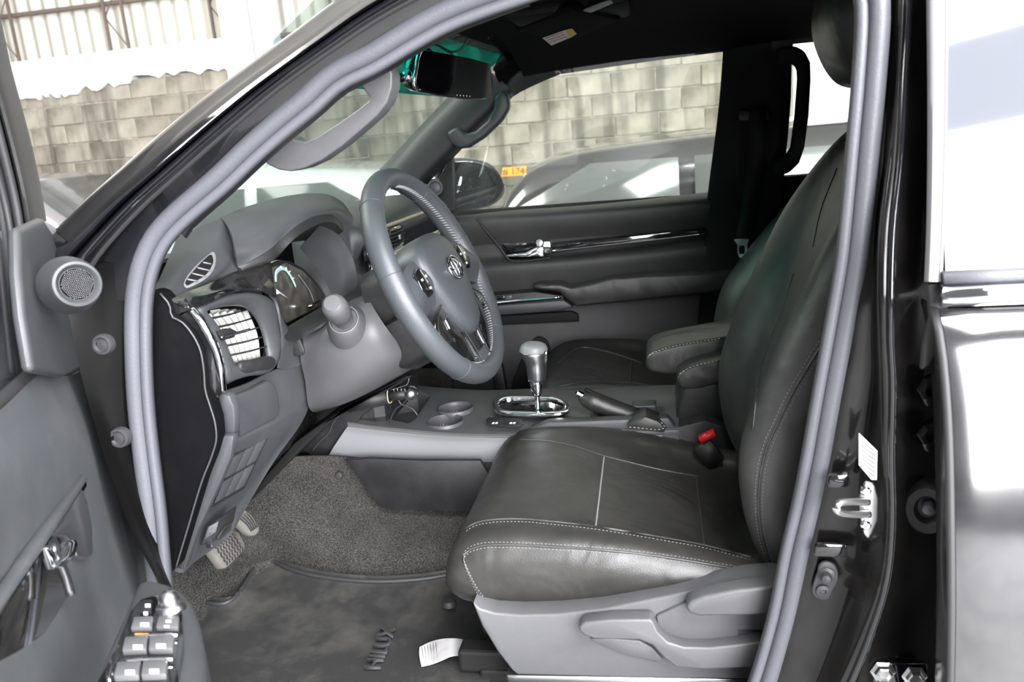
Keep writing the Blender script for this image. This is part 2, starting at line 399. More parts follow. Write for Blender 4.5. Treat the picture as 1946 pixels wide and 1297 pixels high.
# cladding above
up = thing('wall_upper', 'pale corrugated sheet cladding on brown steel framing above the block wall', None); tag(up, kind='structure')
wv = []; x0 = -9.2
for k in range(34):
    pr = []
    for i in range(9):
        a = i/8*2*math.pi*2; pr.append((x0+i*.04*1.0, .022*math.cos(a)))
    A = [V(x, WY+.12+y, 2.60) for x, y in pr]; B = [V(x, WY+.12+y, 6.0) for x, y in pr]
    o = patch('corrugated_sheet', [A, B], 'sheet', up, nu=25, thick=.004, smooth_v=False); x0 += .32
    if x0 > 1.2: break
sf = o
for z in (2.66, 3.14, 3.62, 4.1): box('purlin', (-4.0, WY+.04, z), (11, .05, .035), 'rust', up)
for px in (-7.2, -6.5, -5.25, -4.12, -2.9, -1.7): 
    for dx in (-.10, .10): box('truss_chord', (px+dx, WY-.03, 3.9), (.022, .03, 2.6), 'rust', up)
    for k in range(8):
        z = 2.7+k*.3; s = .2 if k % 2 else -.2
        tube('truss_lacing', [V(px-s/2, WY-.03, z), V(px+s/2, WY-.03, z+.3)], .007, 'rust', up, n=2, seg=5, curve=False)
for k in range(70):
    x = -8.0+k*.06; tube('fixing_wire', [V(x, WY-.02, 2.66), V(x+.03, WY-.02, 2.60)], .003, 'rust', up, n=2, seg=4, curve=False)
cm = tag(box('concrete_column', (-3.86, WY-.18, 3.0), (.26, .3, 6), 'paleconc', bev=.01), 'pale square concrete column left of the windscreen', 'column')
dp = tag(box('steel_column', (-3.6, WY-.20, 3.0), (.20, .2, 6), 'bluegrey', bev=.02), 'pale blue grey steel column beside the concrete column', 'column')
# white building part seen through the rear window
wp = thing('wall_side', 'white plastered wall panel seen through the far rear door window', None); tag(wp, kind='structure')
box('plaster_wall', (1.36, WY-.3, 2.2), (.50, .3, 2.0), 'plaster', wp, bev=.01)
box('plaster_plinth', (2.4, WY-.6, .75), (3.2, .9, 1.5), 'plaster', wp, bev=.02)
box('dark_opening', (1.48, WY-.455, 2.08), (.24, .02, .07), 'trim_black', wp)
tag(box('ceiling', (0, 2, 6.05), (30, 10, .1), 'plaster', bev=0), 'high hall roof over the parked cars', kind='structure')

# ---------------------------------------------------------------- parked cars
def rrect(x, hw, z0, z1, k=.5, n=20):
    out = []
    for i in range(n):
        a = 2*math.pi*i/n; c, s = math.cos(a), math.sin(a)
        out.append(V(x, hw*math.copysign(abs(c)**k, c), (z0+z1)/2+(z1-z0)/2*math.copysign(abs(s)**k, s)))
    return out
def make_car(name, label, loc, rz, paint, L=4.4, H=1.48, hood=.95, wagon=False, glass='carglass'):
    t = tag(bpy.data.objects.new(name, None), label, 'car'); COL.objects.link(t)
    h = L/2; belt = H*.62; hw = .88
    body = [(-h, .60, .42, .62), (-h+.10, .78, .30, .74), (-h+.5, .86, .24, .86), (-h+1.2, hw, .22, .97), (-.4, hw, .20, belt+.05), (.8, hw, .20, belt+.06),
            (h-.7, .87, .22, belt+.04), (h-.15, .82, .28, belt if wagon else belt-.02), (h, .70, .42, .8)]
    loft('car_body', [rrect(x, w, a, b, .42) for x, w, a, b in body], paint, t, n=32, sub=4)
    r0 = -h+1.15; r1 = h-.15 if wagon else h-.75
    gh = [(r0, .70, belt-.06, belt+.0), (r0+.75, .66, belt-.06, H-.04), (r0+1.2, .64, belt-.06, H), (r1-.9, .63, belt-.06, H-.02), (r1-.25, .62, belt-.06, H-.12 if wagon else H-.18), (r1, .66, belt-.06, belt+.06)]
    def gs(x, w, a, b): return [V(x, -w*1.16, a), V(x, -w*1.13, a+(b-a)*.35), V(x, -w*1.02, b-.05), V(x, -w*.8, b-.005), V(x, 0, b+.015), V(x, w*.8, b-.005), V(x, w*1.02, b-.05), V(x, w*1.13, a+(b-a)*.35), V(x, w*1.16, a), V(x, 0, a-.02)]
    loft('car_cabin', [gs(*g) for g in gh], paint, t, n=32, sub=4)
    for sy in (-1, 1):                                    # side windows, set 3 mm proud of the cabin
        for a, b in ((r0+.55, r0+1.35), (r0+1.43, r0+2.25), (r0+2.33, r1-.15)):
            if b-a < .25: continue
            def top(x):
                f = min(1, max(0, (x-r0)/.75)); g = min(1, max(0, (r1-x)/.6)); return belt+.03+(H-.14-belt)*min(f, g if not wagon else min(1, g*1.8))
            ring = [V(a, sy*.792, belt+.015), V(b, sy*.792, belt+.015), V(b, sy*.69, top(b)), V((a+b)/2, sy*.69, top((a+b)/2)), V(a, sy*.69, top(a))]
            extr('side_window', ring, (0, -sy*.05, 0), glass, t, bev=.004)
        for wx in (-h+.85, h-.85):
            lathe('wheel', (wx, sy*.68, .32), (0, sy, 0), [(.0, .18), (.18, .18), (.21, .16), (.22, .20), (.31, .20), (.325, .14), (.325, .02), (0, .02)], 'rubber_dark', t, n=24)
            lathe('wheel_rim', (wx, sy*.69, .32), (0, sy, 0), [(0, .17), (.06, .20), (.17, .175), (.205, .19), (.205, .15), (0, .15)], 'steel', t, n=20)
    extr('windscreen', [V(r0+.06, -.66, belt+.03), V(r0+.06, .66, belt+.03), V(r0+.74, .58, H-.06), V(r0+.74, -.58, H-.06)], (-.03, 0, .035), glass, t, bev=.004)
    extr('rear_window', [V(r1-.02, -.62, belt+.08), V(r1-.02, .62, belt+.08), V(r1-.26, .54, H-.16), V(r1-.26, -.54, H-.16)], (.03, 0, .03), glass, t, bev=.004)
    for sy in (-1, 1):
        box('headlamp', (-h+.13, sy*.62, .68), (.12, .28, .12), 'chrome', t, bev=.03); box('tail_lamp', (h-.10, sy*.66, .84), (.10, .22, .16), 'red', t, bev=.03)
        box('wing_mirror', (r0+.5, sy*.98, belt+.08), (.12, .2, .13), paint, t, bev=.03)
    for k in range(4): box('grille_bar', (-h+.02, 0, .50+k*.06), (.05, .9, .02), 'chrome', t)
    t.location = loc; t.rotation_euler = (0, 0, rz); return t
M['carglass'] = mat('car_window_glass', (.09, .095, .095), .12, 0, .25, spec=.5)
M['suv_paint'] = mat('dark_grey_car_paint', (.06, .058, .062), .15, .5, 1)
M['white_paint'] = mat('white_car_paint', (.6, .62, .62), .2, 0, 1)
M['silver_paint'] = mat('silver_car_paint', (.35, .33, .35), .2, .5, 1)
suv = make_car('parked_wagon', 'dark grey wagon parked right beyond the passenger door window', (1.22, 3.45, 0), math.pi, 'suv_paint', L=4.7, H=1.475, wagon=True)
make_car('parked_hatchback', 'white car parked beyond the windscreen, half hidden by the wheel', (-2.95, 3.3, 0), 0, 'white_paint', L=3.7, H=1.49, wagon=True)
make_car('parked_sedan', 'silver sedan whose roof shows left of the black windscreen pillar', (-5.7, 5.12, 0), math.pi, 'silver_paint', L=4.5, H=1.53)
st = thing('parking_sticker', 'orange number sticker at the upper left of the grey wagon glass', 'sticker')
q = LY([(955, 319), (1001, 316), (997, 333), (953, 336)], 2.56)
extr('sticker_face', q, (0, .003, 0), 'orange', st, bev=0)
text('sticker_number', '# 174', .05, mid(q)+V(0, -.004, 0), q[1]-q[0], q[0]-q[3], 'rust', st, .001)

# ================================================================ PICKUP BODY (fixed shell)
def lerpL(A, B, t, n=24):
    A = lin([V(*p, 0) for p in A], n); B = lin([V(*p, 0) for p in B], n)
    return [(A[i].x*(1-t)+B[i].x*t, A[i].y*(1-t)+B[i].y*t) for i in range(n)]
body = thing('pickup_body', 'glossy black pickup cab body framing the open driver doorway', 'vehicle body')
OUT = [(-20, 560), (50, 490), (100, 445), (167, 377), (233, 320), (334, 230), (434, 153), (534, 80), (611, 23), (650, -8), (760, -75), (900, -130), (1100, -180), (1400, -215), (1720, -215)]
SEA = [(238, 560), (244, 505), (257, 470), (282, 433), (334, 377), (400, 317), (501, 227), (568, 167), (650, 107), (750, 47), (817, 13), (900, -22), (1050, -62), (1300, -90), (1680, -95)]
SEA2 = [(p[0]+14, p[1]+12) for p in SEA]
ts = [(0, -.712), (.03, -.738), (.12, -.755), (.30, -.80), (.36, -.80), (.385, -.785), (.42, -.785), (.45, -.80), (.50, -.80), (.55, -.785), (.585, -.778), (.61, -.762), (.66, -.758), (.98, -.750), (1.1, -.735)]
rows = [LY(lerpL(OUT, SEA2, t), y) for t, y in ts]
patch('a_pillar', rows, 'paint', body, nu=60, sub=2, thick=.003)
rows = [LY(lerpL(OUT, SEA2, t), -.768) for t in (.60, .635)]
sweep('pillar_rubber_strip', LY(lerpL(OUT, SEA2, .60), -.775), circ(.005, 8), 'rubber_dark', body, n=50)
# hinge pillar behind the open door
HL = [(95, 500), (115, 570), (135, 640), (160, 740), (200, 880), (250, 1010), (300, 1100), (340, 1200)]
HR = [(262, 500), (252, 540), (250, 640), (252, 740), (262, 866), (285, 960), (310, 1070), (345, 1180)]
hr = [(0, -.79), (.35, -.772), (.7, -.757), (1.12, -.735)]
patch('hinge_pillar', [LY(lerpL(HL, HR, t), y) for t, y in hr], 'hinge_paint', body, nu=40, sub=3, thick=.003)
for px, py in ((196, 655), (228, 832)):
    c = PY(px, py, -.768); g = lathe('rubber_plug', c, V(.12, -1, .08), [(0, .003), (.005, .0025), (.0085, .002), (.0105, .0055), (.0135, .005), (.0150, .001), (.0150, -.006), (0, -.006)], 'plug', body, n=24)
# front wing and bonnet carrying the body forward
def wing(y0, s): return [V(-.86, y0-s*.05, .62), V(-.90, y0, .95), V(-.95, y0+s*.01, 1.16), V(-.98, y0+s*.10, 1.22)]
patch('front_wing', [[V(x, p.y*k+(0), p.z-dz) for p in wing(-.88, 1)] for x, k, dz in ((-.95, 1, 0), (-1.3, 1.02, .02), (-1.9, 1.02, .04), (-2.5, .98, .07), (-2.75, .90, .12))], 'paint', body, nu=12, thick=.01)
patch('front_wing', [[V(x, -p.y*k, p.z-dz) for p in wing(-.88, 1)] for x, k, dz in ((-.95, 1, 0), (-1.3, 1.02, .02), (-1.9, 1.02, .04), (-2.5, .98, .07), (-2.75, .90, .12))], 'paint', body, nu=12, thick=.01)
patch('bonnet', [[V(x, y, z-abs(y)*.06) for y in (-.80, -.4, 0, .4, .80)] for x, z in ((-1.15, 1.20), (-1.5, 1.20), (-2.0, 1.17), (-2.5, 1.08), (-2.75, .95))], 'paint', body, nu=16, thick=.01)
box('firewall', (-1.13, 0, .85), (.03, 1.5, .72), 'trim_black', body)
extr('cowl', [V(-1.22, -.72, 1.20), V(-1.0, -.72, 1.235), V(-1.0, .72, 1.235), V(-1.22, .72, 1.20)], (0, 0, .02), 'trim_black', body)
# roof skin, headliner, rear of cab, floor pan, sills
RX = (-.40, -.15, .3, .8, 1.2)
patch('roof_panel', [[V(x, y, z-(abs(y)/.66)**2.4*.05) for y in (-.68, -.5, -.25, 0, .25, .5, .68)] for x, z in ((-.41, 1.80), (-.2, 1.825), (.3, 1.845), (.9, 1.84), (1.32, 1.81))], 'paint', body, nu=24, thick=.004)
patch('headliner', [[V(x, y, z-(abs(y)/.66)**3*dz) for y in (-.70, -.62, -.4, 0, .4, .62, .68)] for x, z, dz in ((-.37, 1.785, .08), (-.2, 1.785, .07), (.3, 1.80, .07), (.9, 1.79, .07), (1.30, 1.76, .07))], 'headliner', body, nu=24, thick=.006)
box('cab_rear_wall', (1.32, 0, 1.2), (.03, 1.5, 1.2), 'headliner', body)
box('floor_pan', (.1, 0, .60), (2.5, 1.48, .06), 'trim_black', body)
# far-side pillars and window frame (passenger side)
P1 = LY([(722, 322), (735, 310), (800, 240), (865, 172), (905, 130)], .70)
P1b = LY([(738, 345), (760, 312), (818, 245), (880, 182), (930, 135)], .655)
P2b = LY([(770, 380), (792, 345), (850, 285), (910, 225), (968, 168)], .645)
P2 = LY([(778, 402), (804, 358), (862, 298), (918, 240), (975, 182)], .70)
patch('pillar_trim', [P1, P1b, P2b, P2], 'pillar_trim', body, nu=20, sub=5, thick=.004)
# header: dark strip over the passenger window
WT = [(955, 200), (975, 182), (1040, 150), (1100, 128), (1200, 106), (1300, 90), (1372, 80), (1440, 74), (1500, 68), (1620, 60), (1800, 55)]
rail = [LY(WT, .715), LY([(x, y-8) for x, y in WT], .69), LY([(x, y-26) for x, y in WT], .665), LY([(x-15, y-60) for x, y in WT], .62)]
patch('roof_rail_trim', rail, 'headliner', body, nu=40, sub=3, thick=.004)
# far B pillar between the two windows
BL = [(1378, 60), (1376, 90), (1368, 200), (1352, 330), (1344, 400), (1338, 520), (1325, 660), (1318, 760)]
BR = [(1512, 50), (1505, 80), (1500, 200), (1488, 330), (1482, 420), (1480, 520), (1470, 660), (1460, 760)]
patch('far_door_pillar', [LY(BL, .70), LY([(x+10, y) for x, y in BL], .665), LY([(x-10, y) for x, y in BR], .655), LY(BR, .69)], 'trim_black', body, nu=24, sub=3, thick=.004)
box('rocker_sill', (-.1, -.77, .60), (2.6, .11, .16), 'paint_inner', body, bev=.03)
box('scuff_plate', (-.1, -.70, .685), (1.5, .08, .012), 'plastic_dark', body, bev=.004)
# windscreen
wsl, wsr = -.655, .69
wx = [(-1.10, 1.255), (-.80, 1.485), (-.565, 1.66), (-.40, 1.775)]
patch('windscreen', [[V(x-(.10 if z < 1.4 else .07 if z < 1.6 else .045 if z < 1.7 else .03)*(1-(y/.70)**2), y, z) for y in (-.63, -.35, 0, .35, .70)] for x, z in wx], 'ws_glass', body, nu=16, sub=3, thick=.004)
tb = patch('shade_band', [[V(x-.035*(1-(y/.70)**2), y, z-.008) for y in (-.45, -.2, 0, .3, .62)] for x, z in ((-.55, 1.671), (-.48, 1.720), (-.405, 1.772))], 'teal', body, nu=12, sub=2, thick=.001)
extr('header_corner', LY([(930, 56), (985, 56), (992, 140), (952, 152), (936, 132), (952, 100)], .665), (0, .02, 0), 'headliner', body, bev=.002)
patch('windscreen_header', [[V(x-.03*(1-(y/.70)**2), y, z) for y in (-.60, -.3, 0, .3, .72)] for x, z in ((-.43, 1.772), (-.405, 1.782), (-.37, 1.792), (-.33, 1.785))], 'headliner', body, nu=12, sub=2, thick=.006)
# thin dark pillar finisher inside the seal
F = [(346, 446), (354, 432), (434, 360), (494, 303), (548, 256), (601, 213), (650, 170), (717, 136), (783, 96), (850, 59), (917, 32), (1000, 2)]
patch('door_pillar_trim', [LY([(x-14, y-10) for x, y in F], -.705), LY([(x+2, y+2) for x, y in F], -.70), LY([(x+7, y+7) for x, y in F], -.67)], 'plastic_dark', body, nu=30, sub=2, thick=.003)

# ---- B pillar and jamb on the near side
def lines(defs, ys): return [[PY(px, py, y) for px, py in d] for d, y in zip(defs, ys)]
YS = [0, 150, 300, 433, 550, 650, 720, 866, 990, 1098, 1198, 1297, 1420]
def vl(xs): return list(zip(xs, [-120]+YS[1:]))[:len(xs)]
YY = [-160, 0, 150, 300, 433, 550, 650, 720, 866, 990, 1098, 1198, 1297, 1420]
def col(xs): return list(zip(xs, YY))
c_in = col([1655, 1650, 1648, 1637, 1622, 1608, 1590, 1578, 1550, 1522, 1500, 1470, 1448, 1410])      # under the seal
c0 = col([1688, 1684, 1675, 1662, 1650, 1636, 1620, 1606, 1580, 1552, 1530, 1502, 1478, 1440])        # seal edge
c1 = col([1700, 1696, 1690, 1682, 1668, 1664, 1662, 1662, 1640, 1622, 1606, 1580, 1548, 1500])        # end of inner flange
c2 = col([1708, 1706, 1702, 1690, 1674, 1670, 1672, 1674, 1676, 1679, 1668, 1634, 1592, 1530])        # ridge, proud
c3 = col([1722, 1720, 1712, 1704, 1690, 1686, 1686, 1690, 1688, 1690, 1680, 1650, 1610, 1550])
c4 = col([1765, 1762, 1757, 1752, 1744, 1738, 1730, 1725, 1722, 1726, 1724, 1716, 1700, 1680])
c5 = col([1800, 1796, 1792, 1788, 1786, 1784, 1784, 1784, 1784, 1784, 1784, 1784, 1780, 1780])
c6 = col([1840, 1836, 1834, 1830, 1830, 1830, 1830, 1830, 1830, 1830, 1830, 1830, 1830, 1830])
yy = lambda base: base
D = [(c_in, -.735), (c0, -.755), (c1, -.762), (c2, -.805), (c3, -.812), (c4, -.802), (c5, -.785), (c6, -.775)]
def tumble(px, py, y):                                   # the side leans in above the belt line
    p = PY(px, py, y); k = max(0, p.z-1.36)*.28; return PY(px, py, y+k)
rows = []
for k, (d, y) in enumerate(D):
    rows.append([tumble(px, py, y) for px, py in d])
    if k in (2, 3): pass
patch('door_pillar', rows, 'paint_inner', body, nu=70, sub=4, thick=.003)
# ridge flange running down the pillar
sweep('pillar_flange', [tumble(px+2, py, -.812) for px, py in c3], [(-.003, -.004), (.003, -.004), (.003, .010), (-.003, .010)], 'paint', body, n=60, up=(.2, -1, 0))
# inner trim of the near B pillar, seen dark behind the seal
patch('pillar_inner_trim', [[PY(px-10, py, -.715) for px, py in c_in], [PY(px+20, py, -.67) for px, py in c_in], [PY(px+110, py, -.66) for px, py in c_in]], 'trim_black', body, nu=40, sub=2, thick=.004)
# gloss details in the jamb
q = LY([(1571, 898), (1614, 893), (1614, 921), (1570, 923)], -.775)
extr('jamb_bump', q, (0, -.012, 0), 'paint', body, bev=.005)
q = LY([(1548, 1028), (1608, 1030), (1610, 1056), (1544, 1054)], -.772)
extr('jamb_bump', q, (0, -.008, 0), 'paint', body, bev=.004)
# white label
q = LY([(1632, 823), (1667, 857), (1666, 912), (1656, 912), (1632, 884)], -.806)
lb = extr('label', q, (0, -.0008, 0), 'white', body, bev=0)
for k in range(7):
    a = PY(1636, 838+k*8, -.8075); b = PY(1662, 858+k*8, -.8075); tube('label_line', [a, b], .0006, 'plastic_light', lb, n=2, seg=4, curve=False)
# striker
s = thing('door_striker', 'zinc steel door striker loop bolted to the black pillar', 'door striker')
q = LY([(1643, 912), (1660, 918), (1667, 945), (1666, 985), (1656, 1010), (1648, 1021), (1640, 1012), (1634, 985), (1630, 945)], -.812)
extr('striker_plate', q, (0, -.006, 0), 'steel', s, bev=.002)
tube('striker_loop', LY([(1650, 955, 0), (1615, 954, -.012), (1592, 958, -.02), (1588, 965, -.022), (1594, 974, -.02), (1615, 978, -.012), (1652, 978, 0)], -.822), .0045, 'steel', s, n=24)
for px, py in ((1645, 933), (1645, 998)): lathe('striker_bolt', PY(px, py, -.818), (0, -1, 0), [(0, .004), (.004, .004), (.006, .002), (.006, -.002), (0, -.002)], 'chrome', s, n=12)
# courtesy switch
s = thing('door_switch', 'grey rubber courtesy light switch on the black door jamb', 'switch')
q = LY([(1552, 1085), (1556, 1070), (1568, 1064), (1584, 1070), (1591, 1084), (1590, 1102), (1580, 1120), (1572, 1136), (1556, 1136), (1543, 1126), (1544, 1108)], -.765)
extr('switch_base', q, (0, -.006, 0), 'plug', s, bev=.003, curve=30)
lathe('plunger', PY(1571, 1093, -.772), (-.2, -1, .1), [(0, .016), (.005, .015), (.0065, .010), (.006, .004), (.010, .002), (.010, -.002), (0, -.002)], 'plug', s, n=20)
lathe('screw', PY(1563, 1122, -.772), (0, -1, 0), [(0, .003), (.003, .003), (.004, .005), (.008, .004), (.008, -.002), (0, -.002)], 'plug', s, n=16)
# rear door hinge parts in the gap
for i, (px, py) in enumerate(((1766, 740), (1766, 826))):
    q = LY([(px-20, py+14), (px-18, py-14), (px-4, py-30), (px+18, py-34), (px+30, py-20), (px+30, py+24), (px+4, py+30), (px-12, py+26)], -.80)
    h = extr('hinge', q, (0, -.014, 0), 'paint_inner', body, bev=.003, curve=24)
    lathe('hinge_bolt', PY(px+2, py, -.816), (-.1, -1, 0), [(0, .004), (.006, .004), (.007, .010), (.010, .010), (.012, .002), (.014, 0), (0, 0)], 'paint', h, n=6, smooth=False)
g = thing('rubber_grommet', 'round black rubber grommet in the gap before the rear door', 'grommet')
lathe('grommet_ring', PY(1762, 962, -.80), (-.3, -1, 0), [(0, .004), (.010, .005), (.014, .012), (.022, .013), (.026, .006), (.027, -.004), (0, -.004)], 'rubber_dark', g, n=28, sy=1.25)
lathe('grommet_stem', PY(1764, 958, -.80), (-.3, -1, 0), [(0, .020), (.006, .018), (.008, .010), (.008, 0), (0, 0)], 'rubber', g, n=16)
h = thing('lower_hinge', 'black lower hinge plate with two bolts at the pillar foot', 'hinge')
q = LY([(1652, 1300), (1655, 1262), (1672, 1250), (1700, 1252), (1758, 1254), (1760, 1268), (1760, 1340), (1652, 1340)], -.80)
extr('hinge_plate', q, (0, -.010, 0), 'paint', h, bev=.004)
for px, py in ((1678, 1278), (1738, 1287)):
    lathe('hinge_bolt', PY(px, py, -.812), (0, -1, 0), [(0, .005), (.006, .005), (.008, .008), (.010, .007), (.011, .002), (.015, 0), (0, 0)], 'steel', h, n=6, smooth=False)

# ---- weather strip round the door opening
IN = [(335, 1220), (322, 1110), (319, 1078), (311, 981), (297, 866), (287, 767), (283, 667), (284, 583), (290, 540), (302, 500), (320, 466), (350, 433), (434, 361), (494, 304), (548, 257), (601, 214), (650, 170),
      (717, 137), (783, 97), (850, 60), (917, 33), (984, 10), (1060, -14), (1200, -42), (1400, -58), (1540, -62), (1600, -50), (1622, -20), (1628, 20), (1622, 150), (1612, 267), (1597, 433), (1590, 500), (1567, 633), (1543, 767),
      (1526, 866), (1510, 947), (1486, 1048), (1463, 1165), (1425, 1297), (1395, 1370), (1330, 1420), (1100, 1440), (700, 1440), (450, 1420), (360, 1350)]
pin = cr(LY(IN, -.745), 220, True)
seal = thing('door_seal', 'grey blue rubber weatherstrip round the driver door opening', 'seal')
def sealprof(a0, a1, hb, n=9):
    w = a1-a0; out = []
    for i in range(n):
        a = math.pi*i/(n-1); out.append((a0+w*(1-math.cos(a))/2, hb*math.sin(a)**.8))
    return out+[(a1, -.008), (a0, -.008)]
# path is clockwise in the picture; 'across' points outward or inward, found here
c0_ = mid(pin); t_ = (pin[1]-pin[0]).normalized(); s_ = t_.cross(V(0, -1, 0)); sg = 1 if s_.dot(pin[0]-c0_) > 0 else -1
sweep('seal_bulb', pin, [(sg*a, b) for a, b in sealprof(.011, .034, .014)], 'rubber', seal, n=220, closed=True, up=(0, -1, 0))
sweep('seal_lip', pin, [(sg*a, b) for a, b in sealprof(-.001, .0125, .007)], 'rubber', seal, n=220, closed=True, up=(0, -1, 0))

# ================================================================ REAR DOOR (near side, closed)
rd = thing('rear_door', 'closed glossy black rear door with tinted window right of the pillar', 'door')
zs = [(.58, -.92), (.70, -.938), (.85, -.946), (1.0, -.940), (1.12, -.925), (1.24, -.901), (1.31, -.880), (1.340, -.862)]
edge = [PY(px, py, -.87) for px, py in ((1786, 560), (1789, 640), (1790, 750), (1786, 866), (1780, 1000), (1774, 1150), (1768, 1297), (1764, 1400))]
def ex(z):
    e = sorted(edge, key=lambda p: p.z)
    if z <= e[0].z: return e[0].x
    for a, b in zip(e, e[1:]):
        if a.z <= z <= b.z: return a.x+(b.x-a.x)*(z-a.z)/(b.z-a.z)
    return e[-1].x
rows = []
for z, y in zs:
    x = ex(z); rows.append([V(x, y+.055, z), V(x, y+.012, z), V(x+.004, y+.002, z), V(x+.02, y, z), V(x+.4, y, z), V(x+.95, y+.01, z)])
patch('outer_skin', rows, 'door_paint', rd, nu=40, sub=4, thick=.003, hard=True)
sweep('edge_guard', [V(ex(z)-.002, y+.006, z) for z, y in zs], circ(.0045, 8), 'rubber_dark', rd, n=30, up=(0, -1, 0))
# chrome belt moulding
bz = [PY(1786, 533, -.865), PY(1800, 562, -.87), PY(1830, 562, -.87)]
zb = bz[1].z
sweep('belt_moulding', [V(PY(1788, 560, -.87).x, -.872, zb), V(PY(1788, 560, -.87).x+.5, -.876, zb), V(1.25, -.862, zb+.004)], [(-.011, -.004), (.010, -.006), (.011, .002), (.004, .007), (-.008, .006)], 'chrome', rd, n=20, up=(0, -1, 0))
sweep('belt_seal', [V(PY(1795, 560, -.87).x, -.862, zb+.016), V(PY(1788, 560, -.87).x+.5, -.866, zb+.016), V(1.25, -.85, zb+.02)], circ(.008, 8), 'rubber', rd, n=20, up=(0, -1, 0))
# window glass leaning inward
def gy(z): return -.855+max(0, z-1.33)*.22+max(0, z-1.45)**2*.28
gx = lambda px, py: PY(px, py, -.83).x
rows = []
for z in (1.345, 1.42, 1.50, 1.60, 1.72, 1.80):
    x = .283-.04*(z-1.35)*0+(.006*(z-1.35)); rows.append([V(x, gy(z), z), V(x+.3, gy(z), z), V(x+.9, gy(z)+.004, z)])
patch('door_window', rows, 'tint', rd, nu=16, sub=4, thick=.004)
# vertical frame trim at the leading edge of the glass
T0 = [(1762, -60), (1762, 0), (1764, 150), (1764, 300), (1762, 433), (1758, 536)]; T1 = [(1796, -60), (1799, 0), (1798, 150), (1796, 300), (1792, 433), (1787, 536)]
def tb_(L, y): return [tumble(px, py, y) for px, py in L]
patch('frame_trim', [tb_(T0, -.835), tb_([(x+3, y) for x, y in T0], -.868), tb_([(x-9, y) for x, y in T1], -.872), tb_([(x-5, y) for x, y in T1], -.862), tb_(T1, -.862), tb_([(x+3, y) for x, y in T1], -.84)], 'plastic_light', rd, nu=20, sub=3, thick=.002)
q = LY([(1757, 536), (1788, 534), (1792, 552), (1796, 580), (1792, 610), (1782, 650), (1760, 690), (1745, 700), (1750, 650), (1762, 600)], -.84)
extr('mirror_gap_seal', q, (0, -.012, 0), 'rubber_dark', rd, bev=.003)

# ================================================================ PASSENGER DOOR (far side, closed)
M['shaded_card'] = mat('shaded_door_card', (.026, .026, .026), .5, bump=('n', 500, .2), dust=.05)  # door card plastic darkened, putting the far side's shade into its colour
pd = thing('passenger_door', 'black passenger door trim panel with chrome handle on the far side', 'door')
XS = (862, 960, 1080, 1200, 1345, 1420)
def prow(ys, y): return [PY(px, py, y) for px, py in zip(XS, ys)]
patch('upper_pad', [prow((414, 402, 394, 383, 367, 361), .725), prow((412, 406, 398, 388, 373, 367), .695), prow((420, 414, 406, 397, 383, 377), .672), prow((440, 434, 426, 418, 405, 400), .672), prow((468, 462, 452, 443, 431, 426), .685)], 'shaded_card', pd, nu=30, sub=4)
patch('middle_panel', [prow((470, 462, 452, 443, 431, 426), .705), prow((492, 490, 482, 468, 452, 446), .700), prow((520, 506, 498, 486, 470, 464), .672), prow((556, 540, 530, 520, 508, 504), .678), prow((590, 578, 568, 560, 552, 548), .695)], 'shaded_card', pd, nu=30, sub=4)
patch('lower_panel', [prow((586, 574, 566, 556, 546, 542), .705), prow((620, 614, 606, 600, 592, 588), .70), prow((680, 676, 670, 664, 656, 652), .68), prow((740, 740, 740, 740, 740, 740), .675), prow((800, 800, 800, 800, 800, 800), .68)], 'plastic_dark', pd, nu=30, sub=4)
# front slanting edge moulding
sweep('panel_moulding', LY([(905, 414), (925, 440), (950, 470), (968, 494), (985, 497), (1048, 490)], .665), circ(.0035, 8), 'plastic_dark', pd, n=30)
q = LY([(1046, 463), (1120, 455), (1230, 443), (1340, 432), (1345, 447), (1230, 460), (1120, 472), (1048, 482)], .665)
extr('gloss_strip', q, (0, .02, 0), 'piano', pd, bev=.006)
sweep('chrome_line', LY([(1046, 478), (1120, 469), (1230, 457), (1342, 444)], .661), circ(.0028, 8), 'chrome', pd, n=20)
q = LY([(942, 464), (1046, 458), (1050, 486), (968, 493)], .684)
extr('handle_recess', q, (0, .012, 0), 'piano', pd, bev=.003)
hd = extr('door_handle', LY([(960, 484), (1000, 479), (1020, 468), (1034, 467), (1036, 488), (1010, 491), (972, 492)], .668), (0, -.012, 0), 'chrome', pd, bev=.005)
lathe('lock_knob', PY(1026, 462, .668), V(0, -1, .2), [(0, .012), (.010, .011), (.012, .004), (.012, -.006), (0, -.006)], 'satin', pd, n=18)
# armrest
ar = extr('armrest', LY([(1010, 546), (1022, 541), (1064, 540), (1085, 547), (1120, 540), (1160, 529), (1230, 524), (1345, 519), (1420, 515), (1420, 545), (1345, 558), (1200, 574), (1095, 584), (1078, 572), (1062, 556), (1022, 552)], .615), (0, .08, 0), 'leather', pd, bev=.012, seg=3)
q = LY([(860, 568), (1016, 555), (1070, 563), (1072, 572), (930, 583), (860, 590)], .625)
extr('switch_panel', q, (0, .07, 0), 'plastic_dark', pd, bev=.004)
sweep('chrome_trim', LY([(858, 588), (930, 578), (1000, 571), (1068, 565)], .621), [(-.004, -.003), (.004, -.003), (.004, .003), (-.004, .003)], 'chrome', pd, n=16)
q = LY([(858, 592), (930, 582), (1070, 570), (1090, 584), (1060, 592), (900, 604), (858, 606)], .628)
extr('pod_side', q, (0, .07, 0), 'plastic', pd, bev=.006)
q = LY([(944, 564), (958, 563), (960, 570), (946, 571)], .618)
extr('window_switch', q, (0, .01, 0), 'piano', pd, bev=.001)
extr('window_switch', LY([(960, 563), (972, 562), (973, 569), (961, 570)], .618), (0, .01, 0), 'plastic_grey', pd, bev=.001)
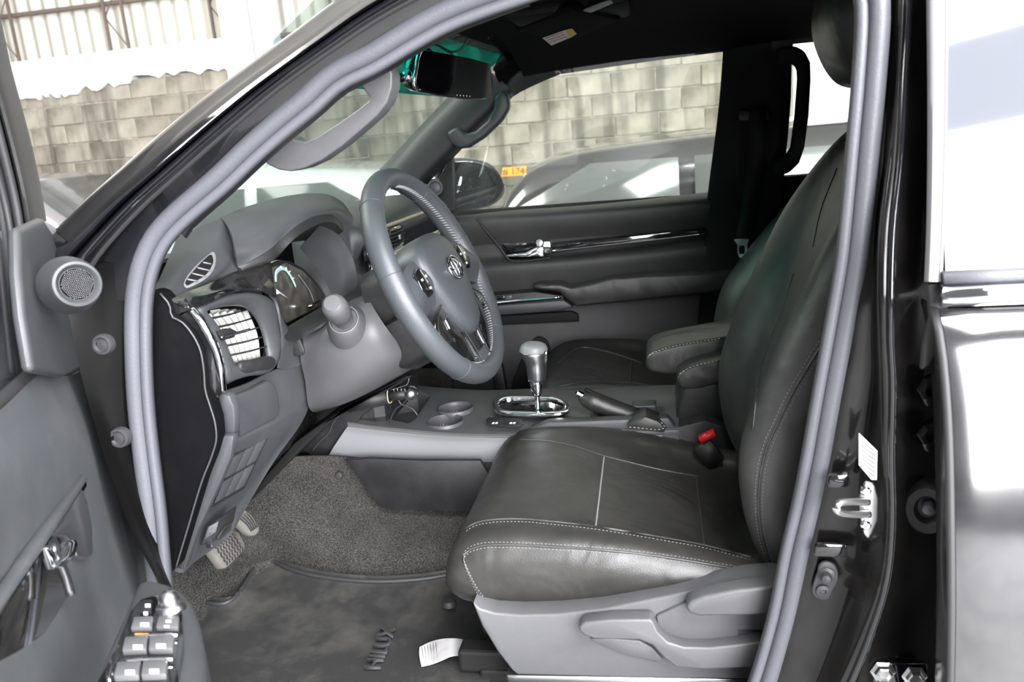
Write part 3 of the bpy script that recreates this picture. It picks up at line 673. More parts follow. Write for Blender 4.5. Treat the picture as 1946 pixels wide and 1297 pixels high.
patch('door_skin', [[V(x, y, z) for x in (-.95, -.3, .15)] for z, y in ((.55, .82), (.8, .87), (1.1, .885), (1.30, .865), (1.33, .80))], 'paint', pd, nu=12, thick=.004)
gl = [[V(x, .735-(z-1.33)*.22, z) for x in (-.72+(z-1.30)*.75, .12, .17)] for z in (1.32, 1.45, 1.58, 1.72)]
patch('door_window', gl, 'glass', pd, nu=8, sub=2, thick=.003)
extr('door_pocket', LY([(1006, 655), (1022, 640), (1040, 648), (1044, 680), (1030, 752), (980, 752), (972, 742), (988, 690)], .662), (0, .01, 0), 'trim_black', pd, bev=.003, curve=30)
extr('pocket_edge', LY([(935, 700), (950, 690), (958, 720), (960, 756), (945, 758), (940, 730)], .640), (0, .03, 0), 'plastic_dark', pd, bev=.004, curve=20)
extr('pod_shadow_gap', LY([(862, 606), (1085, 593), (1098, 598), (1100, 612), (1050, 614), (862, 622)], .672), (0, .02, 0), 'trim_black', pd, bev=.002)
# sail panel and tweeter
q = LY([(800, 402), (812, 372), (838, 332), (855, 300), (862, 296), (866, 402)], .70)
extr('mirror_sail', q, (0, .012, 0), 'plastic_dark', pd, bev=.003)
sp = lathe('tweeter', PY(828, 357, .692), V(0.1, -1, .1), [(0, .004), (.016, .006), (.018, .012), (.024, .012), (.027, .004), (.027, -.004), (0, -.004)], 'plastic', pd, n=28)
lathe('tweeter_grille', PY(828, 357, .686), V(.1, -1, .1), [(0, .004), (.012, .003), (.016, 0), (0, -.001)], 'rubber', sp, n=20)
# rear passenger door beyond the pillar
rp = thing('rear_passenger_door', 'black rear passenger door trim and window beyond the far pillar', 'door')
patch('door_trim', [[V(x, y, z) for x in (.30, .8, 1.3)] for z, y in ((1.37, .72), (1.35, .68), (1.1, .68), (.7, .69))], 'trim_black', rp, nu=10, sub=4)
patch('door_skin', [[V(x, y, z) for x in (.17, .8, 1.3)] for z, y in ((.55, .82), (.8, .87), (1.1, .885), (1.30, .865), (1.37, .74))], 'paint', rp, nu=12, thick=.004)
patch('door_window', [[V(x, .735-(z-1.33)*.22, z) for x in (.30, .8, 1.3)] for z in (1.34, 1.45, 1.58, 1.74)], 'glass', rp, nu=8, sub=2, thick=.003)
fr = [(1492, 60), (1500, 60), (1540, 58), (1600, 56), (1700, 54)]
# ================================================================ far door mirror
mr = thing('side_mirror', 'black door mirror outside the passenger window', 'mirror')
O = [(836, 318), (850, 305), (870, 300), (905, 302), (935, 312), (952, 330), (963, 358), (955, 378), (935, 392), (900, 400), (860, 404), (840, 400), (835, 360)]
I = [(842, 322), (856, 311), (874, 307), (905, 309), (928, 318), (938, 332), (944, 355), (938, 375), (920, 387), (895, 393), (862, 397), (846, 393), (841, 360)]
mN = V(.52, -.85, .0).normalized(); m0_ = PY(842, 350, .90)
def on_mirror(L, d):
    out = []
    for px, py in L:
        r = ray(px, py); out.append(CAM+r*((m0_+mN*d-CAM).dot(mN)/r.dot(mN)))
    return out
extr('mirror_housing', on_mirror(O, -.004), -mN*.09, 'paint', mr, bev=.02, curve=40, seg=3)
extr('mirror_glass', on_mirror(I, .0), mN*.002, 'mirror', mr, bev=.001, curve=40)
extr('mirror_arm', [V(-.66, .83, 1.30), V(-.52, .83, 1.30), V(-.52, .93, 1.305), V(-.66, .95, 1.305)], (0, 0, -.04), 'paint', mr, bev=.01)

# ================================================================ FLOOR, CARPET, MAT
ct = thing('carpet', 'dark speckled grey carpet lining the driver footwell', 'carpet')
r0 = [PY(330, 1000, -.70), PY(400, 960, -.55), PY(470, 925, -.45), PY(560, 872, -.30), PY(620, 868, -.22), PY(690, 880, -.20), PY(760, 960, -.195), PY(905, 962, -.19), PY(1010, 960, -.19)]
r0 = [V(-1.10, -.70, .98), V(-1.10, -.55, 1.0), V(-1.06, -.42, 1.02), PY(540, 868, -.25), PY(620, 866, -.20), PY(700, 872, -.18), PY(800, 880, -.175), PY(905, 880, -.175), PY(1100, 880, -.175)]
r1 = [V(-1.06, -.70, .86), V(-1.04, -.55, .86), V(-1.0, -.42, .87), PY(520, 960, -.27), PY(620, 960, -.215), PY(720, 968, -.19), PY(800, 975, -.185), PY(905, 972, -.185), PY(1100, 970, -.185)]
r2 = [V(-1.00, -.70, .74), V(-.98, -.55, .74), PZ(440, 1060, .76), PZ(510, 1045, .74), PZ(600, 1050, .735), PZ(700, 1052, .735), PZ(790, 1055, .73), PZ(880, 1050, .73), V(-.05, -.20, .74)]
r3 = [V(-.95, -.70, .69), V(-.93, -.55, .69), PZ(450, 1120, .695), PZ(510, 1090, .69), PZ(600, 1105, .685), PZ(700, 1115, .685), PZ(790, 1112, .685), PZ(880, 1100, .685), V(-.05, -.27, .69)]
r4 = [V(-.93, -.70, .675), V(-.90, -.60, .675), V(-.83, -.55, .675), V(-.75, -.55, .675), V(-.65, -.55, .675), V(-.55, -.55, .675), V(-.4, -.55, .675), V(-.2, -.55, .675), V(-.05, -.55, .675)]
r5 = [V(-.92, -.705, .675), V(-.88, -.70, .675), V(-.8, -.70, .675), V(-.7, -.70, .675), V(-.6, -.70, .675), V(-.5, -.70, .675), V(-.4, -.70, .675), V(-.2, -.70, .675), V(-.05, -.70, .675)]
patch('carpet_sheet', [r0, r1, r2, r3, r4, r5], 'carpet', ct, nu=48, sub=6, thick=.006)
patch('tunnel_carpet', [[V(x, y, z) for y, z in ((-.18, .84), (-.10, .87), (.1, .87), (.2, .84), (.24, .70), (.68, .68), (.69, .85))] for x in (-1.08, -.5, .1, .7)], 'carpet', ct, nu=30, thick=.006)
patch('toe_board', [[V(x, y, z) for y in (-.15, .2, .68)] for x, z in ((-.85, .69), (-1.0, .80), (-1.1, 1.1))], 'carpet', ct, nu=12, thick=.006)
patch('rear_carpet', [[V(x, y, .66) for y in (-.70, 0, .70)] for x in (-.1, .5, 1.3)], 'carpet', ct, nu=12, thick=.006)
lathe('carpet_clip', PY(645, 904, -.206), V(0, -1, .25), [(0, .004), (.007, .003), (.0085, -.002), (0, -.002)], 'rubber_dark', ct, n=20)
fp = extr('tunnel_panel', LY([(655, 876), (700, 872), (800, 876), (912, 876), (940, 920), (940, 974), (740, 970), (722, 964), (700, 935), (676, 900)], -.212), (0, .012, 0), 'plastic_dark', ct, bev=.002)
# floor mat
fm = thing('floor_mat', 'dusty black rubber floor mat with raised lettering on the driver side', 'floor mat')
E_ = [(330, 1130), (372, 1139), (400, 1148), (432, 1148), (455, 1130), (474, 1100), (492, 1074), (515, 1068), (550, 1082), (600, 1096), (700, 1107), (790, 1104), (850, 1095), (905, 1080), (960, 1085)]
far = LZ(E_, .70); near = [V(-.93+i*.045, -.69, .692) for i in range(len(E_))]
m1 = [far[i].lerp(near[i], .25)+V(0, 0, -.012) for i in range(len(E_))]; m2 = [far[i].lerp(near[i], .6)+V(0, 0, -.010) for i in range(len(E_))]
patch('mat_sheet', [[p+V(0, .012, .006) for p in far], far, [far[i].lerp(near[i], .06)+V(0, 0, -.006) for i in range(len(E_))], m1, m2, near], 'mat', fm, nu=60, sub=4, thick=.005)
sweep('mat_rim', [p+V(0, -.004, .004) for p in far], circ(.0045, 8), 'rubber_dark', fm, n=70)
a, b = PZ(712, 1268, .694), PZ(738, 1203, .694); c = (a+b)/2+V(0, 0, .003)
text('mat_lettering', 'HILUX', .042, c, b-a, V(-.9, -.2, 0) if False else (PZ(700, 1230, .694)-PZ(760, 1245, .694)), 'plug', fm, .0025)
c = PZ(853, 1147, .70); lathe('mat_clip', c, V(0, 0, 1), [(0, .006), (.010, .006), (.013, .002), (.014, -.004), (0, -.004)], 'rubber_dark', fm, n=20)
# crumpled receipt
rc = thing('paper_scrap', 'crumpled white paper receipt lying on the black floor mat', 'paper')
pr = [[(797, 1231, .004), (815, 1222, .001), (835, 1216, .012), (860, 1214, .020), (880, 1217, .008), (886, 1224, .003)],
      [(797, 1248, .001), (818, 1243, 0), (838, 1236, .010), (860, 1232, .016), (878, 1234, .006), (884, 1240, .002)],
      [(801, 1268, .001), (822, 1263, 0), (840, 1256, .008), (856, 1249, .014), (870, 1247, .012), (876, 1250, .002)]]
patch('paper_sheet', [[PZ(px, py, .694+h) for px, py, h in r] for r in pr], 'paper', rc, nu=24, sub=6, thick=.0006)
for k in range(9):
    f = .08+k*.09; a = PZ(797+f*60, 1233-f*14, .6975); b = PZ(801+f*58, 1262-f*14, .6975)
    tube('printed_line', [a+V(0, 0, .0006+.004*math.sin(f*3)), b+V(0, 0, .0006+.003*math.sin(f*3))], .0004, 'plastic_light', rc, n=2, seg=4, curve=False)

# ================================================================ DASHBOARD
da = thing('dashboard', 'dark grey moulded dashboard with instrument hood and side air vent', 'dashboard')
# side panel closing the driver end
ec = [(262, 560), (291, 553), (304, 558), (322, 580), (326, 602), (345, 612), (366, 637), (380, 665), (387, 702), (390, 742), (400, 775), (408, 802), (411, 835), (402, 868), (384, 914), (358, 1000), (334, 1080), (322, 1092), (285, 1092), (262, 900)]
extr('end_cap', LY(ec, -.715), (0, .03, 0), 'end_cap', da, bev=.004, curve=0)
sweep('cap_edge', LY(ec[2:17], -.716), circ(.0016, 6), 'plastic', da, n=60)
# side top panel with defroster vent
T = [[(291, 556, -0.705), (300, 540, -0.66), (316, 505, -0.6), (338, 452, -0.5)],
     [(312, 566, -0.7), (330, 535, -0.655), (352, 490, -0.58), (384, 432, -0.46)],
     [(326, 572, -0.69), (362, 530, -0.62), (392, 480, -0.55), (420, 416, -0.42)],
     [(385, 545, -0.6), (420, 510, -0.555), (432, 465, -0.49), (440, 406, -0.4)],
     [(450, 517, -0.515), (450, 500, -0.505), (448, 455, -0.46), (455, 400, -0.39)]]
stp = patch('side_top_panel', [[PY(px, py, y) for px, py, y in r] for r in T], 'plastic', da, nu=24, sub=6)
dv = thing('side_defroster_vent', 'leaf shaped side window vent with angled slats on the dashboard top', 'air vent')
def sp(px, py, lift=0):
    return hit(stp, px, py, lift)
lf = [(405, 478), (408, 492), (404, 510), (392, 526), (370, 540), (350, 547), (348, 540), (354, 526), (372, 504), (390, 488)]
extr('vent_frame', [sp(x, y, .0035) for x, y in lf], V(.001, .003, -.002), 'plastic_light', dv, bev=.0015, curve=36)
li = [(401, 484), (404, 495), (399, 509), (388, 523), (368, 535), (353, 542), (352, 538), (358, 527), (375, 507), (391, 491)]
extr('vent_opening', [sp(x, y, .0062) for x, y in li], V(0, .002, -.001), 'trim_black', dv, bev=0, curve=36)
for a, b in (((386, 499), (401, 502)), ((375, 509), (400, 515)), ((365, 520), (392, 526)), ((356, 531), (376, 535))):
    tube('vent_slat', [sp(*a, .0078), sp(*b, .0078)], .0014, 'plastic_light', dv, n=2, seg=6, curve=False)
# top pad toward the glass
patch('top_pad', [[V(-1.16, y, 1.25), V(-1.0, y, 1.36), V(-.90, y, 1.385), V(-.84, y, 1.39)] for y in (-.66, -.5, -.37, -.2, 0, .3, .66)], 'plastic', da, nu=16, sub=4, thick=.006)
# instrument hood: ridge silhouette -> brow -> lip
hood = [
 [(420, 416, -0.42), (448, 403, -0.39), (490, 389, -0.33), (540, 376, -0.29), (590, 370, -0.25), (628, 374, -0.2), (652, 389, -0.17), (664, 406, -0.16)],
 [(430, 428, -0.46), (455, 418, -0.43), (500, 402, -0.38), (545, 389, -0.33), (592, 380, -0.28), (628, 384, -0.235), (652, 396, -0.2), (668, 412, -0.185)],
 [(440, 450, -0.5), (462, 442, -0.47), (505, 424, -0.42), (548, 406, -0.37), (592, 393, -0.32), (628, 393, -0.27), (655, 404, -0.23), (669, 420, -0.205)],
 [(446, 478, -0.53), (470, 468, -0.505), (508, 448, -0.455), (548, 424, -0.4), (590, 405, -0.345), (626, 401, -0.295), (652, 412, -0.245), (667, 428, -0.22)],
 [(450, 506, -0.52), (482, 492, -0.5), (510, 476, -0.47), (532, 455, -0.43), (564, 430, -0.39), (600, 411, -0.34), (630, 409, -0.29), (648, 424, -0.25)],
]
patch('instrument_hood', [[PY(px, py, y) for px, py, y in r] for r in hood], 'plastic', da, nu=48, sub=6, thick=.005)
# underside of hood
lip = hood[-1]
und = [(450, 517, -.515), (505, 500, -.47), (514, 496, -.45), (545, 462, -.42), (575, 440, -.38), (605, 427, -.34), (628, 430, -.30), (641, 445, -.26)]
back = [V(p.x-.12, p.y, p.z-.01) for p in [PY(px, py, y) for px, py, y in und]]
patch('hood_underside', [[PY(px, py, y) for px, py, y in lip], [PY(px, py, y) for px, py, y in und], back], 'plastic_dark', da, nu=40, sub=4)
# smooth right-hand cheek inside the binnacle
ck = [[(606, 428, -.33), (640, 444, -.27), (662, 474, -.245), (676, 510, -.235), (680, 540, -.23)],
      [(592, 445, -.30), (622, 470, -.27), (645, 505, -.25), (655, 545, -.24), (664, 570, -.23)],
      [(570, 470, -.27), (600, 505, -.25), (622, 540, -.24), (636, 575, -.24), (650, 600, -.24)]]
patch('binnacle_cheek', [[PY(px, py, y) for px, py, y in r] for r in ck], 'plastic', da, nu=24, sub=8)
# instrument cluster
cl = thing('instrument_cluster', 'glossy round gauge cluster under the instrument hood', 'gauge')
G = [(513, 503), (530, 494), (552, 496), (578, 510), (604, 538), (628, 574), (600, 590), (568, 606), (540, 624), (530, 606), (524, 580), (518, 540)]
extr('cluster_lens', LX(G, -.70), (-.02, 0, 0), 'piano', cl, bev=.003)
M['dial'] = mat('dial_face', (.05, .047, .04), .3, 0, .6, var=(40, (.09, .085, .07), .4, .6))
extr('dial_face', LX([(519, 508), (545, 500), (575, 515), (600, 540), (620, 570), (595, 588), (545, 614), (532, 600), (524, 560)], -.697), (-.002, 0, 0), 'dial', cl, bev=0)
arc = LX([(524, 536), (524, 520), (530, 512), (540, 511), (549, 520), (556, 532), (562, 545)], -.694)
sweep('gauge_arc', arc, [(-.004, 0), (.004, 0), (.004, .0015), (-.004, .0015)], 'teal_mark', cl, n=24, up=(1, 0, .2))
for k, (a, b) in enumerate((((533, 506), (536, 511)), ((544, 508), (544, 513)), ((552, 515), (549, 518)), ((560, 528), (555, 530)))):
    tube('gauge_tick', LX([a, b], -.693), .0012, 'white', cl, n=2, seg=5, curve=False)
tube('needle', LX([(526, 552), (549, 569)], -.692), .0008, 'white', cl, n=2, seg=5, curve=False)
tube('bezel_ring', LX([(567, 523), (580, 540), (590, 556), (597, 575)], -.693), .001, 'plastic_light', cl, n=12)
extr('warning_mark', LX([(525, 560), (525, 550), (533, 557)], -.69), (.001, 0, 0), 'white', cl, bev=0)
tube('trip_knob', LX([(588, 583), (599, 576), (611, 569)], -.685), .0022, 'piano', cl, n=6)
lathe('trip_knob_cap', PX(588, 582, -.683), V(1, 0, .1), [(0, .008), (.004, .007), (.004, 0), (0, 0)], 'chrome', cl, n=12)
extr('binnacle_shade_plate', LX([(505, 505), (545, 462), (600, 432), (650, 445), (680, 500), (682, 560), (660, 600), (600, 620), (535, 640)], -.76), (-.02, 0, 0), 'end_cap', da, bev=0)  # dark plate added to close a light gap and give the shade there
# ledge under the cluster
lg = [[(541, 626, -.42), (570, 609, -.37), (600, 592, -.33), (630, 574, -.28)], [(534, 636, -.44), (572, 620, -.40), (604, 604, -.36), (632, 590, -.32)], [(560, 650, -.45), (575, 640, -.43), (610, 620, -.42), (636, 600, -.40)]]
patch('cluster_ledge', [[PY(px, py, y) for px, py, y in r] for r in lg], 'plastic_dark', da, nu=16, sub=5)
# piano black trim sweep
pt = [[(326, 571, -.70), (352, 558, -.68), (385, 546, -.63), (420, 530, -.57), (450, 517, -.52), (485, 508, -.48), (513, 500, -.44)],
      [(332, 577, -.705), (356, 566, -.69), (390, 553, -.64), (424, 540, -.58), (455, 528, -.53), (488, 522, -.49), (516, 518, -.45)],
      [(348, 584, -.705), (362, 577, -.695), (396, 562, -.65), (430, 549, -.59), (465, 541, -.53), (492, 541, -.50), (520, 548, -.46)],
      [(362, 590, -.70), (376, 586, -.69), (402, 573, -.65), (434, 558, -.595), (470, 550, -.54), (496, 553, -.50), (524, 566, -.46)]]
patch('gloss_trim', [[PY(px, py, y) for px, py, y in r] for r in pt], 'piano', da, nu=36, sub=5)
extr('gloss_trim_end', LY([(325, 571), (345, 574), (357, 580), (363, 590), (345, 596), (336, 602), (326, 588)], -.705), (0, .03, 0), 'piano', da, bev=.003)
# vent cheek between cap and chrome
patch('vent_cheek', [[PY(px, py, y) for px, py, y in r] for r in (
    [(326, 602, -.69), (346, 598, -.70), (364, 590, -.70)], [(345, 612, -.69), (365, 615, -.70), (384, 612, -.70)], [(380, 665, -.69), (395, 655, -.70), (406, 650, -.70)],
    [(390, 742, -.69), (405, 730, -.70), (418, 718, -.69)], [(402, 760, -.69), (414, 754, -.69), (422, 746, -.68)])], 'piano', da, nu=12, sub=6)
sweep('vent_chrome', [PY(364, 590, -.700), PY(382, 612, -.705), PY(398, 640, -.705), PY(410, 668, -.70), PY(418, 700, -.695), PY(422, 742, -.68)], [(-.0065, -.003), (.0065, -.004), (.005, .004), (0, .006), (-.006, .004)], 'chrome', da, n=40, up=(.4, -1, 0))
# vent housing: outer bezel, recess, vanes, slats
OB = [(372, 588), (400, 573), (440, 560), (480, 557), (510, 566), (523, 580), (528, 610), (532, 640), (530, 675), (516, 704), (500, 712), (470, 716), (445, 724), (428, 730), (424, 705), (415, 672), (402, 640), (386, 610)]
IB = [(388, 594), (410, 586), (440, 582), (466, 586), (484, 604), (496, 630), (503, 660), (505, 682), (480, 688), (458, 694), (444, 692), (434, 672), (424, 648), (412, 622), (400, 606)]
vt = thing('side_air_vent', 'round side air vent with dark slats and chrome edge on the driver side', 'air vent')
def vxp(L, x): return LX(L, x)
A = cr([PX(px, py, -.665) for px, py in OB], 60, True); B = cr([PX(px, py, -.672) for px, py in IB], 60, True); C = cr([PX(px, py, -.705) for px, py in IB], 60, True); mdl = []
j0 = min(range(60), key=lambda j: (B[j]-A[0]).length); B = B[j0:]+B[:j0]; C = C[j0:]+C[:j0]
mdl = [a.lerp(b, .5)+V(.010, 0, 0) for a, b in zip(A, B)]; m0 = [a.lerp(b, .12)+V(.006, 0, 0) for a, b in zip(A, B)]; m2 = [a.lerp(b, .88)+V(.006, 0, 0) for a, b in zip(A, B)]
AA = [p+V(-.03, 0, 0) for p in A]
obj('vent_bezel', grid_mesh([AA, A, m0, mdl, m2, B, C], True), 'plastic', vt)
extr('vent_back', [p+V(-.03, 0, 0) for p in cr([PX(px, py, -.705) for px, py in IB], 30, True)], (-.004, 0, 0), 'plastic_dark', vt, bev=0)
for k in range(6):
    f = k/5; top_ = PX(394+f*70, 597-f*8+abs(f-.5)*6, -.70); bot_ = PX(446+f*42, 690-f*8, -.70)
    mdp = (top_+bot_)/2+V(.006, 0, 0)
    sweep('vent_vane', [top_, mdp, bot_], [(-.0045, -.004), (.0045, -.004), (.0045, .006), (-.0045, .006)], 'vane', vt, n=12, up=(1, .55, 0))
for k in range(3):
    f = .10+k*.26
    q = [PX(396+f*60, 590+0*f, -.708), PX(396+f*60+17, 587, -.708), PX(444+f*40+13, 692-f*6, -.708), PX(444+f*40, 694-f*6, -.708)]
    extr('vent_bright_panel', q, (-.004, 0, 0), 'vane', vt, bev=.001)  # pale panels added for the light caught between the slats
SL = [((394, 607), (455, 593)), ((406, 624), (474, 607)), ((416, 642), (488, 624)), ((424, 659), (496, 642)), ((432, 677), (503, 660))]
for (a, b) in SL:
    p, q = PX(*a, -.672), PX(*b, -.672); m_ = (p+q)/2+V(.005, 0, 0)
    sweep('vent_slat', [p, m_, q], [(-.0010, -.006), (.0010, -.006), (.0014, .004), (-.0014, .004)], 'plastic_dark', vt, n=14, up=(1, -.25, .30))
extr('vent_tab', LX([(414, 630), (440, 624), (452, 630), (446, 642), (424, 648)], -.655), (-.012, 0, 0), 'plastic_dark', vt, bev=.002)
tube('tab_chrome', LX([(420, 642), (450, 633), (474, 626)], -.652), .0018, 'chrome', vt, n=10)
extr('vent_lower_lip', LX([(446, 690), (470, 684), (505, 678), (514, 686), (508, 700), (480, 706), (455, 710), (446, 704)], -.668), (.012, 0, 0), 'plastic_dark', vt, bev=.005, curve=30)
# side face right of bezel
sf_ = [[(512, 562, -.46), (524, 575, -.45), (532, 612, -.45), (536, 650, -.45), (528, 700, -.46)], [(520, 556, -.445), (530, 590, -.44), (545, 632, -.43), (552, 668, -.42), (545, 702, -.43)], [(524, 560, -.43), (534, 606, -.42), (560, 640, -.40), (578, 675, -.38), (577, 692, -.385)]]
patch('vent_side_panel', [[PY(px, py, y) for px, py, y in r] for r in sf_], 'plastic', da, nu=24, sub=5)
extr('side_recess_lip', LY([(536, 632), (560, 626), (568, 642), (578, 672), (562, 678), (550, 672), (540, 655)], -.415), (0, .02, 0), 'plastic_dark', da, bev=.004, curve=24)
# lower panel and coin box
lp = [[(400, 750, -.665), (430, 742, -.62), (470, 728, -.55), (510, 708, -.48), (563, 692, -.40), (582, 707, -.37), (590, 735, -.355)],
      [(410, 830, -.665), (446, 826, -.60), (484, 806, -.54), (520, 792, -.48), (560, 765, -.41), (580, 760, -.38), (586, 770, -.365)],
      [(409, 850, -.665), (440, 850, -.61), (480, 830, -.55), (520, 812, -.48), (550, 800, -.42), (562, 806, -.39), (566, 812, -.38)],
      [(385, 914, -.665), (412, 925, -.63), (440, 910, -.58), (475, 893, -.53), (500, 878, -.48), (512, 876, -.45), (520, 876, -.44)],
      [(355, 1010, -.675), (372, 1030, -.66), (395, 1010, -.62), (425, 985, -.57), (448, 968, -.53), (456, 966, -.52), (462, 972, -.51)],
      [(332, 1085, -.685), (345, 1088, -.68), (368, 1068, -.65), (400, 1046, -.61), (432, 1022, -.57), (440, 1010, -.555), (446, 1002, -.54)]]
patch('lower_panel', [[PY(px, py, y-(0)) for px, py, y in r] for r in lp], 'plastic', da, nu=36, sub=6)
# thickness side of lower panel beside the cap
extr('panel_return', LY([(412, 829), (444, 829), (438, 870), (415, 925), (375, 1010), (350, 1085), (334, 1080), (358, 1000), (384, 914), (402, 868)], -.690), (0, .015, 0), 'plastic', da, bev=.003)
def dp(px, py, lift=0):                                   # a point on the lower panel face
    f = max(0, min(1, (px-405)/175)); y = -.655+f*.285; p = PY(px, py, y); d = (CAM-p).normalized(); return p+d*lift
cb = thing('coin_box', 'closed grey coin box lid below the side air vent', 'storage lid')
q = [dp(px, py, .004) for px, py in ((436, 752), (470, 738), (500, 722), (514, 731), (521, 754), (523, 775), (520, 789), (514, 795), (480, 813), (447, 829), (447, 790), (444, 768))]
extr('coin_box_lid', q, mid([V(.012, -.006, 0)]), 'plastic', cb, bev=.004)
q = LY([(402, 748), (418, 747), (436, 753), (445, 775), (447, 800), (445, 828), (413, 829), (411, 800), (405, 770)], -.672)
extr('coin_box_end', q, (0, .02, 0), 'plastic', cb, bev=.004)
# switch blanks
bp_ = thing('switch_panel', 'grid of blank switch covers low on the dashboard', 'switch panel')
q = [dp(px, py, .006) for px, py in ((440, 861), (475, 842), (511, 823), (490, 868), (462, 929), (430, 948), (398, 966), (418, 915))]
extr('panel_frame', q, (.004, -.002, 0), 'plastic_dark', bp_, bev=.002)
def qd(u, v):                                             # bilinear in the switch field
    a, b, c, d = (442, 866), (507, 829), (461, 926), (403, 960)
    x = (a[0]*(1-u)+b[0]*u)*(1-v)+(d[0]*(1-u)+c[0]*u)*v; y = (a[1]*(1-u)+b[1]*u)*(1-v)+(d[1]*(1-u)+c[1]*u)*v; return x, y
for i in range(3):
    for j in range(2):
        u0, u1, v0, v1 = i/3+.02, (i+1)/3-.02, j/2+.03, (j+1)/2-.03
        extr('switch_blank', [dp(*qd(u, v), .011) for u, v in ((u0, v0), (u1, v0), (u1, v1), (u0, v1))], (.004, -.002, 0), 'plastic', bp_, bev=.0015)
br = thing('bonnet_release', 'silver bonnet release lever at the foot of the dashboard', 'lever')
extr('lever_recess', [dp(px, py, .006) for px, py in ((393, 1000), (425, 978), (448, 962), (443, 988), (432, 1008), (402, 1030), (380, 1036))], (.003, -.002, 0), 'plastic_dark', br, bev=.002)
extr('lever_tab', [dp(px, py, .012) for px, py in ((425, 1000), (438, 992), (436, 1007), (424, 1018), (412, 1028), (410, 1022))], (.006, -.003, 0), 'satin', br, bev=.003)
extr('lever_tab', [dp(px, py, .012) for px, py in ((388, 1034), (397, 1029), (401, 1038), (392, 1043))], (.006, -.003, 0), 'satin', br, bev=.003)
extr('lever_plate', [dp(px, py, .012) for px, py in ((394, 1002), (414, 990), (408, 1012), (386, 1026))], (.003, -.001, 0), 'plastic', br, bev=.002)
def cut(o, cutters):
    """subtract the cutters for good and delete them."""
    for c in cutters:
        md = o.modifiers.new('cut', 'BOOLEAN'); md.object = c; md.operation = 'DIFFERENCE'; md.solver = 'EXACT'
    dg = bpy.context.evaluated_depsgraph_get(); dg.update()
    me = bpy.data.meshes.new_from_object(o.evaluated_get(dg)); o.modifiers.clear(); o.data = me
    for c in cutters: bpy.data.objects.remove(c)
    es = o.modifiers.new('split', 'EDGE_SPLIT'); es.split_angle = math.radians(35)
    return o
# ---- dashboard core and passenger side
prof = [(-1.12, 1.24), (-.98, 1.37), (-.84, 1.405), (-.72, 1.412), (-.655, 1.405), (-.615, 1.385), (-.60, 1.36), (-.625, 1.335), (-.63, 1.30), (-.600, 1.275), (-.585, 1.23), (-.60, 1.16), (-.65, 1.06), (-.74, 1.0), (-.9, .99), (-1.1, 1.1)]
def ringp(y, k=1, dx=0, dz=0): return [V(-.80+(x+.80)*k+dx, y, 1.2+(z-1.2)*k+dz) for x, z in prof]
loft('passenger_side_top', [ringp(-.14), ringp(.0), ringp(.25), ringp(.50), ringp(.60, .96), ringp(.655, .86), ringp(.67, .70)], 'plastic', da, n=64, sub=4)
box('dash_light_block', (-.86, -.40, 1.12), (.22, .50, .30), 'trim_black', da, bev=.02)  # unseen dark block added inside so that no light passes through
sweep('decor_strip', [V(-.604, -.13, 1.300), V(-.604, .2, 1.300), V(-.61, .55, 1.298), V(-.65, .64, 1.297)], [(-.022, 0), (.022, 0), (.018, .012), (-.018, .012)], 'piano', da, n=24, up=(1, 0, 0))
sweep('decor_edge', [V(-.612, -.13, 1.374), V(-.600, .2, 1.376), V(-.61, .52, 1.372), V(-.65, .62, 1.36)], circ(.004, 6), 'cream', da, n=24, up=(1, 0, 0))
for i, y in enumerate((-.08, .06, .56)):
    v = thing('dash_air_vent', ['left centre air vent in the dashboard behind the wheel', 'right centre air vent in the dashboard behind the wheel', 'passenger side air vent at the far dashboard end'][i], 'air vent', group=None)
    z = 1.345; x = -.612 if i < 2 else -.625
    extr('vent_frame', [V(x, y-.055, z-.026), V(x, y+.05, z-.026), V(x, y+.058, z+.024), V(x, y-.048, z+.026)], (.014, 0, 0), 'piano', v, bev=.005)
    extr('vent_opening', [V(x+.012, y-.045, z-.018), V(x+.012, y+.042, z-.018), V(x+.012, y+.048, z+.017), V(x+.012, y-.040, z+.018)], (.003, 0, 0), 'trim_black', v, bev=.002)
    for k in range(4): box('vent_slat', (x+.017, y, z-.012+k*.008), (.006, .085, .0018), 'plastic', v, bev=0)
    box('vent_tab', (x+.021, y, z), (.006, .012, .012), 'satin', v)
# glovebox shut line and centre stack
box('centre_stack', (-.70, 0.0, 1.10), (.20, .27, .30), 'plastic_dark', da, bev=.03)
sc_ = box('display_screen', (-.592, 0.0, 1.19), (.012, .20, .12), 'piano', da, bev=.004)
extr('centre_side_panel', LY([(562, 862), (598, 822), (640, 780), (668, 756), (700, 748), (750, 742), (728, 762), (690, 790), (650, 835), (618, 878), (604, 874), (584, 862)], -.150), (0, .05, 0), 'plastic_dark', da, bev=.004)
sweep('panel_seam', LY([(592, 858), (606, 842), (626, 822), (632, 806), (655, 776)], -.152), circ(.0018, 6), 'plastic', da, n=20)
extr('knee_shade_patch', LY([(465, 965), (505, 905), (560, 842), (610, 806), (700, 752), (770, 716), (790, 712), (740, 742), (660, 775), (600, 830), (560, 868), (510, 918)], -.30), (0, .12, 0), 'trim_black', da, bev=.004)  # dark sheet added for the shade beneath the column shroud

